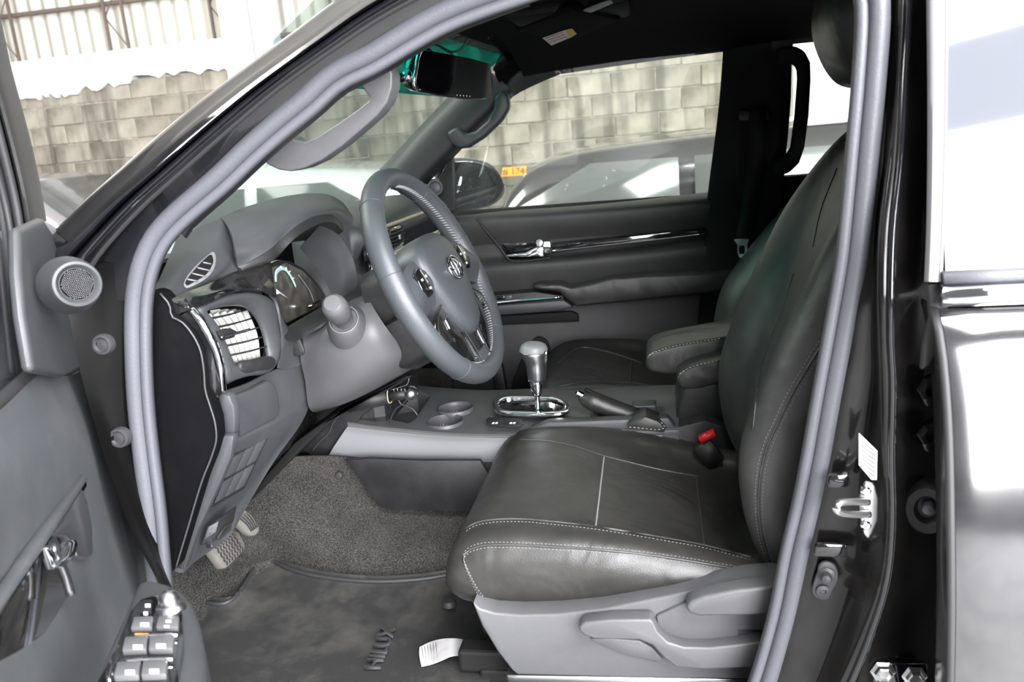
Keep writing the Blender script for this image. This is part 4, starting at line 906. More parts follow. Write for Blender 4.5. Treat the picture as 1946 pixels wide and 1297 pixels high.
# ================================================================ STEERING COLUMN AND WHEEL
co = thing('steering_column', 'grey steering column shroud with indicator stalk', 'steering column')
sh = [[(575, 642, -.40), (612, 618, -.395), (636, 594, -.39), (664, 568, -.38), (692, 546, -.36)],
      [(572, 662, -.405), (606, 640, -.42), (644, 616, -.43), (682, 590, -.43), (704, 574, -.42)],
      [(574, 690, -.40), (608, 670, -.435), (654, 650, -.455), (700, 626, -.455), (726, 612, -.44)],
      [(582, 725, -.395), (622, 708, -.435), (672, 690, -.455), (722, 664, -.45), (752, 648, -.43)],
      [(586, 765, -.385), (632, 750, -.42), (684, 726, -.435), (740, 696, -.43), (776, 678, -.41)],
      [(592, 780, -.36), (640, 768, -.38), (694, 744, -.39), (752, 712, -.385), (790, 690, -.36)],
      [(600, 782, -.28), (650, 768, -.28), (704, 744, -.28), (762, 712, -.28), (795, 694, -.28)]]
patch('shroud', [[PY(px, py, y) for px, py, y in r] for r in sh], 'plastic_grey', co, nu=30, sub=6, thick=.004)
ax = V(.10, -.80, .58).normalized(); bs = PY(655, 610, -.465)
stk = lathe('indicator_stalk', bs, ax, [(0, -.05), (.040, -.045), (.036, -.018), (.029, -.002), (.026, .004), (.0235, .006), (.022, .003), (.0165, .002), (.0155, .010), (.0165, .022), (.0205, .030), (.0215, .044), (.021, .060), (.0185, .069), (.0135, .074), (0, .0745)], 'plastic_grey', co, n=32)
tube('stalk_ring', [bs+axes(ax)[0]*.0245*math.cos(a)+axes(ax)[1]*.0245*math.sin(a)+ax*.006 for a in [k*math.pi/12 for k in range(24)]], .0009, 'plastic_light', co, n=48, closed=True, seg=6)
T_ = PY(724, 323, -.37); B_ = PY(936, 716, -.37); Wc = (T_+B_)/2; Wu = (T_-B_).normalized(); Wr = V(.06, 1, 0).normalized(); Wn = Wu.cross(Wr); Wn.normalize(); Wn = Wn if Wn.x > 0 else -Wn; Wr = Wn.cross(Wu) if Wn.cross(Wu).y > 0 else Wu.cross(Wn)
RO = (T_-B_).length/2; RR = RO-.0175
def wp_(u, r, n=0): return Wc+Wu*u+Wr*r+Wn*n
for k, (r_, d0, d1, m_) in enumerate(((.062, -.12, -.035, 'plastic_dark'), (.045, -.20, -.10, 'plastic_dark'))):
    lathe('column_collar', Wc, Wn, [(0, d0), (r_, d0), (r_, d1), (r_*.8, d1+.006), (0, d1+.006)], m_, co, n=28)
extr('lower_shroud', [wp_(-.03, -.075, -.055), wp_(-.03, .075, -.055), wp_(-.115, .055, -.060), wp_(-.135, 0, -.062), wp_(-.115, -.055, -.060)], Wn*-.07, 'plastic_dark', co, bev=.012, curve=0)
w = thing('steering_wheel', 'black leather steering wheel with chrome emblem and stitched rim', 'steering wheel')
rimp = [wp_(RR*math.cos(a), RR*math.sin(a)) for a in [k*2*math.pi/72 for k in range(72)]]
def rimprof():                                            # across = outward, up = toward driver
    return [(.0175*math.cos(a)*(1.0), .0205*math.sin(a)) for a in [k*2*math.pi/16 for k in range(16)]]
sweep('rim', rimp, rimprof(), 'wheel_leather', w, n=144, closed=True, up=Wn, curve=False)
for a in (38, -38, 142, -142, 78, -78):
    r = math.radians(a); c = wp_(RR*math.cos(r), RR*math.sin(r)); e = (Wu*math.cos(r)+Wr*math.sin(r))
    tube('rim_seam', [c+e*(.0178*math.cos(b))+Wn*(.0208*math.sin(b)) for b in [k*2*math.pi/16 for k in range(16)]], .0007, 'wheel_leather', w, n=24, closed=True, seg=5)
def rim_in(a, off=0):
    r = math.radians(a); e = (Wu*math.cos(r)+Wr*math.sin(r)); return Wc+e*(RR-.0172)+Wn*(.004+off)
stitches('rim_stitching', [rim_in(a) for a in range(6, 175, 4)], 'thread', w, step=.006, ln=.010, r=.0013, slant=Wn*1.0)
stitches('rim_stitching', [rim_in(-a) for a in range(6, 175, 4)], 'thread', w, step=.006, ln=.010, r=.0013, slant=Wn*1.0)
# spokes
def spoke(sgn):
    P0 = [(.030, .05*sgn), (.040, .10*sgn), (.030, .15*sgn), (.020, (RR-.004)*sgn)]; P1 = [(-.035, .05*sgn), (-.035, .10*sgn), (-.045, .145*sgn), (-.060, (RR-.012)*sgn)]
    rows = [[wp_(u, r, .0) for u, r in P0], [wp_((a[0]+b[0])/2, (a[1]+b[1])/2, .012) for a, b in zip(P0, P1)], [wp_(u, r, -.004) for u, r in P1]]
    return patch('spoke', rows, 'wheel_leather', w, nu=14, sub=5, thick=.014)
def lowspoke(sgn):
    q = [(-.045, .060), (-.055, .105), (-.080, .138), (-.115, .128), (-.148, .095), (-.172, .055), (-.165, .028), (-.125, .030), (-.085, .040)]
    o = extr('lower_spoke', [wp_(u, r*sgn, -.006) for u, r in q], Wn*.012, 'piano', w, bev=.004)
    sweep('spoke_edge', [wp_(u, r*sgn, .008) for u, r in q], circ(.0012, 6), 'plastic_dark', w, n=50, closed=True, up=Wn)
    return o
for s_ in (-1, 1): spoke(s_); lowspoke(s_)
for s_ in (-1, 1): extr('spoke_button', [wp_(u, r*s_, .006) for u, r in ((-.062, .066), (-.066, .090), (-.084, .092), (-.090, .066))], Wn*.004, 'satin', w, bev=.002)
extr('spoke_web', [wp_(u, r, -.010) for u, r in ((-.150, -.06), (-.150, .06), (-.185, .045), (-.192, 0), (-.185, -.045))], Wn*.016, 'wheel_leather', w, bev=.005)
for s_ in (-1, 1):                                        # key pads on the spokes
    q = [(.020, .088), (.030, .112), (.022, .136), (-.006, .140), (-.020, .120), (-.018, .094)]
    kp = extr('key_pad', [wp_(u, r*s_, .010) for u, r in q], Wn*.010, 'piano', w, bev=.003)
    for u, r in ((.012, .102), (.010, .124), (-.008, .108)):
        extr('button_mark', [wp_(u-.002, (r-.003)*s_, .0205), wp_(u-.002, (r+.003)*s_, .0205), wp_(u+.002, (r+.003)*s_, .0205), wp_(u+.002, (r-.003)*s_, .0205)], Wn*.0006, 'white', kp, bev=0)
# airbag pad
pad = [(.070, 0), (.066, .045), (.045, .078), (.010, .084), (-.040, .070), (-.085, .048), (-.110, .020), (-.114, 0), (-.110, -.020), (-.085, -.048), (-.040, -.070), (.010, -.084), (.045, -.078), (.066, -.045)]
def pr_(k, n): return [wp_(-.015+(u+.015)*k, r*k, n) for u, r in pad]
loft('airbag_pad', [pr_(.80, -.055), pr_(.96, -.040), pr_(1.03, -.015), pr_(1.03, .010), pr_(.98, .019), pr_(.86, .026), pr_(.55, .031), pr_(.2, .033), pr_(.02, .0333)], 'wheel_leather', w, n=56, sub=4)
# emblem of three ellipses
def ell(cu, cr_, a, b, rad, name):
    return sweep(name, [wp_(-.001+cu+a*math.sin(t), cr_+b*math.cos(t), .0348-((cu+a*math.sin(t))**2)*1.2) for t in [k*2*math.pi/28 for k in range(28)]], [(-rad, -.001), (rad, -.001), (rad*.6, .0022), (-rad*.6, .0022)], 'chrome', em, n=56, closed=True, up=Wn)
em = thing('wheel_emblem', 'chrome three ellipse emblem on the airbag pad', 'emblem')
ell(0, 0, .0205, .030, .0022, 'outer_ellipse'); ell(.0055, 0, .0085, .0235, .0018, 'wide_ellipse'); ell(-.001, 0, .0185, .0085, .0018, 'tall_ellipse')

# ================================================================ CENTRE CONSOLE
cc = thing('centre_console', 'grey centre console with cup holders beside the driver seat', 'console')
nearE = [(661, 806), (700, 812), (776, 820), (860, 827), (959, 829), (1060, 826), (1160, 822), (1290, 818)]
N = LY(nearE, -.150); zN = [p.z for p in N]
Fz = [V(p.x+.01, .135, max(p.z, .945)+.0) for p in N]
# deck solid: top surface + depth
rows = [[p+V(0, 0, -.012) for p in N], N, [p+V(0, .012, .006) for p in N], [a.lerp(b, .5)+V(0, 0, .008) for a, b in zip(N, Fz)], [p+V(0, -.012, .006) for p in Fz], Fz, [p+V(0, 0, -.012) for p in Fz]]
deck = patch('console_deck', rows, 'plastic_grey', cc, nu=40, sub=3, thick=0)
bm = bmesh.new(); bm.from_mesh(deck.data); be = [e for e in bm.edges if e.is_boundary]
r_ = bmesh.ops.extrude_edge_only(bm, edges=be)
for v in [g for g in r_['geom'] if isinstance(g, bmesh.types.BMVert)]: v.co.z = .90
bmesh.ops.holes_fill(bm, edges=[e for e in bm.edges if e.is_boundary]); bmesh.ops.recalc_face_normals(bm, faces=bm.faces); bm.to_mesh(deck.data); bm.free()
def dz(px, py, z=.957): return PZ(px, py, z)
cuts = []
cups = [dz(866, 778), dz(846, 803, .953)]
for c in cups: cuts.append(lathe('cutter', c, V(0, 0, 1), [(0, -.09), (.034, -.09), (.038, .03), (0, .03)], 'plastic_dark', None, n=32))
tr = [dz(px, py) for px, py in ((694, 788), (738, 756), (792, 748), (820, 757), (790, 800), (778, 808), (744, 806), (704, 799))]
cuts.append(extr('cutter', [p+V(0, 0, -.045) for p in tr], (0, 0, .1), 'plastic_dark', None, bev=0))
gt = [dz(px, py, .96) for px, py in ((1118, 778), (1180, 766), (1240, 768), (1245, 792), (1180, 800), (1128, 792))]
cuts.append(extr('cutter', [p+V(0, 0, -.04) for p in gt], (0, 0, .1), 'plastic_dark', None, bev=0))
for c in cuts: c.modifiers.clear()
cut(deck, cuts)
for c in cups:
    lathe('cup_holder', c+V(0, 0, .001), V(0, 0, 1), [(0, -.085), (.033, -.085), (.0375, .002), (.0395, .004), (.041, .002), (.041, -.004), (.0395, -.004), (.0345, -.089), (0, -.089)], 'plastic_grey', cc, n=36)
sp_ = [[V(p.x, -.150, p.z) for p in N], [V(p.x, -.160, p.z-.02) for p in N], [V(p.x, -.164, p.z-.045) for p in N]]
bt = LY([(618, 878), (700, 881), (800, 883), (884, 885), (905, 891), (925, 905), (960, 945), (1100, 960)], -.152)
tp = LY([(661, 812), (720, 819), (776, 825), (860, 831), (959, 834), (1040, 832), (1120, 830), (1260, 828)], -.150)
patch('side_panel', [tp, [a.lerp(b, .15)+V(0, -.010, 0) for a, b in zip(tp, bt)], [a.lerp(b, .5)+V(0, -.016, 0) for a, b in zip(tp, bt)], [a.lerp(b, .85)+V(0, -.008, 0) for a, b in zip(tp, bt)], bt], 'plastic_light', cc, nu=40, sub=5)
extr('console_side', LY([(905, 885), (1000, 880), (1340, 800), (1400, 820), (1400, 960), (960, 960), (925, 905)], -.145), (0, .28, 0), 'plastic_dark', cc, bev=.004)
rr_ = extr('rear_ridge', [V(p.x, -.145, z) for p, z in ((PY(1005, 822, -.145), .950), (PY(1040, 800, -.145), .965), (PY(1270, 795, -.145), .97), (PY(1290, 822, -.145), .94))]+[], (0, .03, 0), 'plastic', cc, bev=.006)
q = [dz(px, py, .962) for px, py in ((924, 800), (928, 796), (992, 799), (994, 808), (988, 813), (928, 810))]
sb = extr('switch_base', q, (0, 0, .003), 'plastic_dark', cc, bev=.001)
for i, (a, b) in enumerate(((926, 956), (959, 990))):
    k = extr('console_button', [dz(a, 799, .965), dz(b, 800, .965), dz(b, 811, .965), dz(a, 809, .965)], (0, 0, .003), 'plastic_dark', cc, bev=.0015)
    c = dz((a+b)/2, 804.5, .9685)
    for dx, dy in ((-.004, .003), (.003, .003), (-.004, -.002), (.003, -.002)): box('button_mark', c+V(dx, dy, 0), (.005, .003, .0006), 'white', k, bev=0)
box('socket_panel', PZ(1225, 778, .955), (.05, .04, .03), 'plastic', cc, bev=.004)
# shift gate
S_ = [(938, 781), (939, 768), (952, 760), (1000, 759), (1058, 762), (1078, 769), (1083, 782), (1076, 792), (1050, 795), (990, 794), (950, 791)]
Si = [(949, 779), (951, 770), (962, 765), (1003, 764), (1052, 767), (1068, 773), (1071, 781), (1065, 787), (1046, 789), (990, 788), (960, 786)]
gs_ = thing('gear_selector', 'automatic gear selector with silver knob and chrome rimmed gate', 'gear lever')
ring_extr('gate_rim', [dz(x, y, .962) for x, y in S_], [dz(x, y, .962) for x, y in Si], (0, 0, .010), 'chrome', gs_, bev=.003)
extr('gate_plate', [dz(x, y, .962) for x, y in Si], (0, 0, .004), 'piano', gs_, bev=0, curve=40)
for q in (((975, 772), (998, 771), (996, 777), (972, 778)), ((992, 776), (1030, 775), (1032, 781), (996, 781)), ((1028, 779), (1050, 776), (1052, 782), (1030, 785)), ((1006, 770), (1020, 770), (1022, 775), (1008, 775))):
    extr('gate_slot', [dz(x, y, .9665) for x, y in q], (0, 0, .0005), 'trim_black', gs_, bev=0)
for q in (((1012, 787), (1020, 787), (1020, 789), (1012, 789)), ((985, 785), (991, 785), (991, 787), (985, 787))): extr('gate_mark', [dz(x, y, .967) for x, y in q], (0, 0, .0005), 'red', gs_, bev=0)
yk = dz(1022, 782, .966).y
def kn(px, py, rx, ry, n=20, dy=0):
    c = PY(px, py, yk); k = .00108
    return [c+V(rx*k*math.cos(2*math.pi*i/n), ry*k*math.sin(2*math.pi*i/n)+dy, (rx*k*math.cos(2*math.pi*i/n))*-.05) for i in range(n)]
loft('lever_rod', [kn(1022, 782, 7, 7), kn(1022, 765, 5, 5), kn(1021, 754, 5, 5), kn(1021, 750, 9, 8), kn(1020, 740, 12, 10), kn(1019, 722, 15, 13)], 'chrome', gs_, n=20, sub=3)
loft('knob', [kn(1020, 724, 17, 16), kn(1020, 705, 20, 20), kn(1019, 690, 22, 22), kn(1017, 680, 26, 25), kn(1015, 672, 28, 27), kn(1014, 668, 28.5, 27)], 'satin', gs_, n=28, sub=4)
loft('knob_cap', [kn(1014, 668, 28.5, 27), kn(1014, 662, 27.5, 26), kn(1014, 656, 24, 23), kn(1013, 652, 16, 15), kn(1013, 651, 5, 5)], 'plastic_light', gs_, n=28, sub=4)
extr('thumb_button', [PY(px, py, yk-.018) for px, py in ((1027, 676), (1033, 668), (1040, 668), (1041, 682), (1036, 700), (1031, 690))], (0, .02, 0), 'piano', gs_, bev=.004)
# parking brake
hb = thing('parking_brake', 'black leather parking brake lever with chrome button on the console', 'brake lever')
yb = -.075
hp = LY([(1106, 752), (1112, 757), (1150, 773), (1200, 792), (1245, 808)], yb)
sweep('brake_grip', hp, [(.019*math.cos(a), .020*math.sin(a)) for a in [k*math.pi/7 for k in range(14)]], 'leather', hb, n=24, up=(0, 0, 1), scale=lambda t: .62+.38*min(1, t*8) if t < .12 else 1.0+.1*t)
sweep('grip_ridge', [p+V(0, 0, .020) for p in hp[1:]], [(-.004, -.003), (.004, -.003), (.004, .003), (-.004, .003)], 'trim_black', hb, n=20, up=(0, 0, 1))
lathe('release_button', PY(1100, 749, yb), (hp[0]-hp[2]), [(0, .008), (.005, .007), (.008, .004), (.008, -.010), (0, -.010)], 'chrome', hb, n=18)
bo = extr('brake_boot', LY([(1192, 808), (1225, 792), (1252, 802), (1266, 816), (1262, 824), (1228, 820), (1194, 815)], -.168), (0, .06, 0), 'leather', hb, bev=.006)
stitches('boot_stitching', LY([(1194, 812), (1225, 815), (1255, 817), (1264, 812), (1255, 802)], -.172), 'thread_white', hb, step=.007, ln=.0045)
# console armrest: two padded lids
def padlid(name, L, y0, y1, parent):
    o = extr(name, LY(L, y0), (0, y1-y0, 0), 'leather', parent, bev=.014, seg=3, curve=40); return o
am = thing('console_armrest', 'two tier padded black armrest with pale stitching between the seats', 'armrest')
U = [(1226, 688), (1236, 672), (1262, 662), (1310, 652), (1370, 642), (1440, 634), (1440, 700), (1370, 706), (1310, 714), (1260, 712), (1232, 706)]
Lw = [(1286, 722), (1296, 708), (1320, 696), (1360, 687), (1440, 680), (1440, 728), (1360, 732), (1330, 740), (1300, 740), (1288, 732)]
padlid('upper_pad', U, -.03, .12, am); padlid('lower_pad', Lw, -.10, -.02, am)
stitches('pad_stitching', LY([(1232, 676), (1262, 663), (1310, 653), (1370, 643)], -.033), 'thread_white', am, step=.007, ln=.0045)
stitches('pad_stitching', LY([(1290, 712), (1305, 702), (1330, 693), (1365, 686)], -.104), 'thread_white', am, step=.007, ln=.0045)
extr('armrest_box', LY([(1300, 738), (1350, 730), (1440, 724), (1440, 840), (1280, 832), (1288, 780)], -.10), (0, .2, 0), 'plastic_dark', am, bev=.008)
# red buckle
bu = thing('seat_belt_buckle', 'red seat belt buckle button beside the driver backrest', 'buckle')
a, b = PY(1330, 836, -.20), PY(1358, 822, -.20)
sweep('buckle_button', [a, b], [(-.006, -.010), (.006, -.010), (.006, .010), (-.006, .010)], 'red', bu, n=4, up=(0, 1, 0), curve=False)
sweep('buckle_body', [a+V(.004, .003, -.01), a+V(.03, .003, -.05)], [(-.018, -.010), (.018, -.010), (.018, .010), (-.018, .010)], 'plastic_dark', bu, n=4, up=(0, 1, 0), curve=False)
# steering lock gadget with cable
lk = thing('power_plug', 'black cylindrical plug with round end and looped cable above the console tray', 'plug')
yl = -.185
sweep('plug_body', LY([(662, 768), (738, 752)], yl), circ(.019, 18), 'plastic_dark', lk, n=3, curve=False, up=(0, 1, 0))
sweep('plug_neck', LY([(737, 752), (778, 748)], yl), circ(.0125, 16), 'plastic_dark', lk, n=3, curve=False, up=(0, 1, 0))
tube('plug_ring', [PY(741, 751, yl)+V(0, .017*math.cos(t), .017*math.sin(t)) for t in [k*math.pi/8 for k in range(16)]], .0015, 'cream', lk, n=32, closed=True)
c = PY(781, 748, yl); lathe('plug_end', c, V(1, 0, .05), [(0, -.016)]+[(.0165*math.sin(t), -.016*math.cos(t)) for t in [k*math.pi/8 for k in range(1, 8)]]+[(0, .016)], 'satin', lk, n=22)
tube('plug_cable', LY([(756, 758), (762, 768), (772, 772), (784, 778), (794, 790)], yl), .002, 'cable', lk, n=20)
tube('plug_cable', LY([(776, 756), (768, 766), (754, 776), (745, 790), (741, 804)], yl), .002, 'cable', lk, n=20)
kk = thing('key_fob', 'small brass and silver keys hanging below the steering column', 'key')
tube('key_chain', LY([(742, 741), (760, 736), (774, 730), (777, 716), (772, 706)], -.2), .0016, 'satin', kk, n=16)
lathe('key_tag', PY(790, 697, -.22), V(.75, -.6, .1), [(0, .001), (.010, .001), (.010, -.001), (0, -.001)], 'cream', kk, n=18)
for x in (748, 755, 762, 769): tube('key_link', LY([(x, 738), (x+1, 746)], -.2), .0009, 'satin', kk, n=2, curve=False)

# ================================================================ PEDALS
bpd = thing('brake_pedal', 'dusty grey brake pedal with herringbone rubber pad', 'pedal')
bo_ = LX([(398, 1046), (408, 1024), (440, 1004), (455, 1012), (467, 1035), (466, 1046), (432, 1080), (424, 1081)], -.83)
extr('pedal_pad', bo_, (-.015, 0, -.004), 'pedal', bpd, bev=.004)
def bq(u, v):
    a, b, c, d = (404, 1040), (445, 1008), (466, 1042), (428, 1076)
    return (a[0]*(1-u)+b[0]*u)*(1-v)+(d[0]*(1-u)+c[0]*u)*v, (a[1]*(1-u)+b[1]*u)*(1-v)+(d[1]*(1-u)+c[1]*u)*v
for i in range(7):
    for j in range(4):
        u = .08+i*.13; v = .12+j*.24
        L = [PX(*bq(u, v), -.828), PX(*bq(min(u+.06, 1), v+.10), -.828), PX(*bq(u, v+.20), -.828)]
        tube('tread_rib', L, .0016, 'rubber_dark', bpd, n=3, seg=5, curve=False)
tube('pedal_arm', [PX(425, 1040, -.85), V(-.96, -.37, .92), V(-1.0, -.36, 1.1)], .008, 'trim_black', bpd, n=12)
apd = thing('accelerator_pedal', 'narrow dusty grey accelerator pedal with lengthwise ribs', 'pedal')
ao = LX([(447, 985), (452, 974), (462, 968), (478, 978), (492, 996), (494, 1008), (488, 1017), (478, 1018), (462, 1006)], -.775)
extr('pedal_pad', ao, (-.012, 0, -.003), 'pedal', apd, bev=.004, curve=28)
for k in range(5):
    tube('tread_rib', LX([(454+k*5, 984-k*3), (470+k*4, 998-k*2), (478+k*3, 1010-k*2)], -.773), .0012, 'rubber_dark', apd, n=8, seg=5)
tube('pedal_arm', [PX(455, 985, -.82), V(-.97, -.26, .95), V(-1.02, -.25, 1.1)], .007, 'trim_black', apd, n=12)

# ================================================================ SEATS
def build_seat(label, near):
    t = thing('front_seat', label, 'seat')
    cy = -.37
    def csec(x, zr, zi, zb, wn=1.0):
        P = [(-.245, zb), (-.266, zb+(zr-zb)*.45), (-.262, zr-.022), (-.240, zr-.003), (-.205, zr-.002), (-.175, zi+.004), (-.09, zi), (0, zi), (.09, zi), (.175, zi+.004), (.205, zr-.002), (.240, zr-.003), (.258, zr-.022), (.262, zb+(zr-zb)*.45), (.245, zb), (0, zb-.01)]
        return [V(x, cy+a*wn, z) for a, z in P]
    C = [csec(-.362, .884, .880, .866, .90), csec(-.358, .908, .905, .852, .95), csec(-.344, .930, .928, .842, .98), csec(-.318, .945, .943, .836), csec(-.28, .954, .950, .834), csec(-.20, .956, .944, .836), csec(-.10, .948, .925, .845), csec(0, .928, .900, .86), csec(.09, .905, .875, .875, .98), csec(.15, .90, .868, .878, .94)]
    cush = loft('seat_cushion', C, 'leather', t, n=72, sub=5)
    # piping on the cushion
    if near:
        ne = LY([(884, 1008), (905, 994), (940, 988), (990, 987), (1050, 992), (1130, 1001), (1200, 1012), (1270, 1024), (1340, 1037), (1432, 1060)], -.575)
    def onc(P, h=.0012):
        return P
    def seamline(yr, x0, x1, zoff=.002, r=.0014, m='leather'):
        pass
    # backrest
    def bsec(z, xf, xb, hw=.25, dc=.04):
        P = [(xb, -.20), (xb-.02, -.235), ((xf+xb)/2, -.262), (xf+.03, -.262), (xf+.004, -.242), (xf, -.205), (xf+.012, -.165), (xf+dc, -.11), (xf+dc, 0), (xf+dc, .11), (xf+.012, .165), (xf, .205), (xf+.004, .242), (xf+.03, .262), ((xf+xb)/2, .262), (xb-.02, .235), (xb, .20), (xb+.005, 0)]
        k = hw/.25; return [V(x, cy+y*k, z-(x-xf)*.10) for x, y in P]
    B = [bsec(.872, .150, .26, .235, .02), bsec(.92, .118, .265, .245, .02), bsec(1.0, .098, .275, .25, .03), bsec(1.09, .100, .29, .252, .04), bsec(1.20, .138, .32, .252, .045), bsec(1.30, .182, .35, .248, .04), bsec(1.38, .222, .375, .238, .03), bsec(1.45, .268, .395, .215, .02), bsec(1.50, .308, .41, .185, .01), bsec(1.53, .345, .415, .15, .0)]
    loft('backrest', B, 'leather_side' if near else 'leather', t, n=80, sub=5)
    # head restraint
    def hsec(z, x0, x1, hw):
        c = (x0+x1)/2; a = (x1-x0)/2; return [V(c+a*math.copysign(abs(math.cos(u))**.7, math.cos(u)), cy+hw*math.copysign(abs(math.sin(u))**.6, math.sin(u)), z) for u in [k*2*math.pi/24 for k in range(24)]]
    loft('headrest', [hsec(1.572, .305, .345, .05), hsec(1.585, .275, .355, .095), hsec(1.62, .252, .365, .115), hsec(1.67, .238, .37, .125), hsec(1.72, .246, .368, .122), hsec(1.745, .27, .355, .10), hsec(1.752, .30, .335, .05)], 'leather', t, n=36, sub=4)
    for dy in (-.05, .05): tube('headrest_post', [V(.335, cy+dy, 1.48), V(.322, cy+dy, 1.60)], .006, 'chrome', t, n=2, curve=False)
    box('seat_base', (-.09, cy, .80), (.46, .46, .09), 'trim_black', t, bev=.02)
    for dy in (-.21, .21): box('seat_rail', (-.05, cy+dy, .715), (.62, .04, .04), 'trim_black', t, bev=.006)
    for dx in (-.3, .2):
        for dy in (-.21, .21): box('rail_foot', (dx, cy+dy, .69), (.05, .05, .03), 'trim_black', t, bev=.006)
    return t
drv = build_seat('driver seat in black leather with grey plastic side valance and levers', True)
pas = bpy.data.objects.new('front_seat', None); COL.objects.link(pas)
tag(pas, 'passenger seat in dusty black leather beyond the console', 'seat')
for ch in list(drv.children):
    c = ch.copy(); COL.objects.link(c); c.parent = pas
    if ch.name.startswith(('backrest', 'headrest')):
        pv = V(.17, 0, .93); c.matrix_local = Matrix.Translation(pv) @ Matrix.Rotation(math.radians(17), 4, 'Y') @ Matrix.Translation(-pv)
pas.location = (.012, .725, 0)
# seams, stitching and folds of the near cushion: found by casting onto the cushion itself
dg = bpy.context.evaluated_depsgraph_get(); dg.update()
cu = next(c for c in drv.children if c.name.startswith('seat_cushion')); bk_ = next(c for c in drv.children if c.name.startswith('backrest'))
def on(o, L, n=40, lift=.0008):
    Q = cr([V(x, y, 0) for x, y in L], n); R = [hit(o, q.x, q.y, lift) for q in Q]; return [r for r in R if r]
def seam(o, L, parent, r=.0013, m='leather_side', st=None, n=50):
    P = on(o, L, n)
    if len(P) > 3: tube('piping', P, r, m, parent, n=n, seg=6)
    if st:
        for dx, dy in st:
            Q = on(o, [(x+dx, y+dy) for x, y in L], n)
            if len(Q) > 3: stitches('stitching', Q, 'thread', parent, step=.0058, ln=.0036, r=.0005)
seam(cu, [(884, 1006), (900, 996), (930, 989), (990, 987), (1050, 992), (1130, 1001), (1200, 1012), (1270, 1024), (1340, 1037), (1428, 1060)], drv, r=.0020, st=[(0, 5)])
seam(cu, [(930, 1155), (905, 1120), (888, 1085), (880, 1060), (890, 1047), (915, 1038), (960, 1036), (1050, 1040), (1130, 1045), (1230, 1055), (1330, 1070), (1415, 1085)], drv, r=.0016, st=[(0, -5), (0, 5)])
seam(cu, [(1148, 868), (1144, 900), (1138, 950), (1132, 1000)], drv, r=.0016, m='thread')
seam(cu, [(1324, 908), (1328, 950), (1334, 1000), (1338, 1034)], drv, r=.0014)
seam(cu, [(985, 836), (1040, 838), (1090, 848), (1145, 866), (1200, 880), (1260, 894), (1330, 906)], drv, r=.0020)
for L_ in ([(1060, 690), (1100, 662), (1150, 668), (1220, 690)], [(1062, 735), (1100, 728), (1160, 726), (1220, 730), (1262, 742)], [(1200, 686), (1198, 728)]):
    seam(next(c for c in pas.children if c.name.startswith('seat_cushion')), L_, pas, r=.0022)
seam(bk_, [(1600, 590), (1572, 640), (1540, 690), (1502, 755), (1478, 805), (1458, 850), (1446, 900), (1442, 960), (1448, 1020), (1466, 1080)], drv, r=.0018, st=[(-7, -4), (7, 4)])
seam(bk_, [(1508, 520), (1482, 600), (1458, 660), (1440, 740), (1430, 820)], drv, r=.0012, m='leather')
seam(bk_, [(1590, 320), (1560, 400), (1545, 470)], drv, r=.0012, m='leather')
for c in [c for c in drv.children if c.name.startswith(('piping', 'stitching'))]:
    pass
# grey valance with levers
VT = [(897, 1146), (912, 1158), (940, 1166), (990, 1170), (1060, 1168), (1150, 1158), (1250, 1137), (1340, 1118), (1420, 1102), (1480, 1098), (1560, 1100), (1560, 1297), (1440, 1293), (1200, 1290), (982, 1284), (972, 1275), (945, 1240), (915, 1190)]
extr('side_valance', LY(VT, -.662), (0, .045, 0), 'plastic_grey', drv, bev=.009, seg=3)
extr('valance_lip', LY([(900, 1146), (960, 1162), (1060, 1161), (1150, 1151), (1250, 1130), (1340, 1111), (1430, 1094), (1470, 1090), (1475, 1106), (1420, 1108), (1340, 1124), (1250, 1143), (1150, 1164), (1060, 1174), (960, 1176), (910, 1164)], -.648), (0, .02, 0), 'plastic_dark', drv, bev=.004)
extr('lever_well', LY([(1246, 1172), (1290, 1152), (1320, 1138), (1400, 1122), (1480, 1112), (1480, 1200), (1405, 1200), (1404, 1222), (1390, 1228), (1310, 1232), (1275, 1222), (1252, 1200)], -.668), (0, .02, 0), 'plastic_grey', drv, bev=.004)
extr('lever_well', LY([(1118, 1215), (1160, 1214), (1215, 1218), (1240, 1232), (1262, 1256), (1252, 1262), (1190, 1247), (1140, 1228)], -.668), (0, .02, 0), 'plastic_grey', drv, bev=.004)
hl = [(1100, 1192), (1112, 1184), (1160, 1179), (1236, 1178), (1242, 1184), (1250, 1202), (1270, 1222), (1300, 1231), (1350, 1232), (1440, 1222), (1500, 1216), (1500, 1262), (1440, 1270), (1340, 1274), (1284, 1270), (1262, 1252), (1240, 1228), (1215, 1218), (1130, 1216), (1110, 1209), (1101, 1200)]
extr('height_lever', LY(hl, -.690), (0, .026, 0), 'plastic_grey', drv, bev=.008, seg=3)
rl = [(1303, 1156), (1310, 1146), (1340, 1134), (1400, 1122), (1500, 1112), (1500, 1166), (1420, 1172), (1330, 1173), (1310, 1168)]
extr('recline_lever', LY(rl, -.700), (0, .032, 0), 'plastic_grey', drv, bev=.010, seg=3)
extr('seat_rail_cover', LY([(962, 1284), (984, 1284), (1460, 1293), (1460, 1312), (1000, 1310), (966, 1302)], -.655), (0, .04, 0), 'steel', drv, bev=.003)
bk = thing('seat_belt_tongue', 'chrome seat belt tongue hanging on the far pillar', 'seat belt')
tg = LY([(1394, 456), (1424, 456), (1421, 461), (1419, 484), (1415, 490), (1406, 490), (1402, 484), (1400, 462)], .62); ti = LY([(1406, 468), (1414, 468), (1414, 482), (1406, 482)], .62)
ring_extr('belt_tongue', [p for p in tg], [p for p in ti], (0, .003, 0), 'chrome', bk, bev=0, n=32)
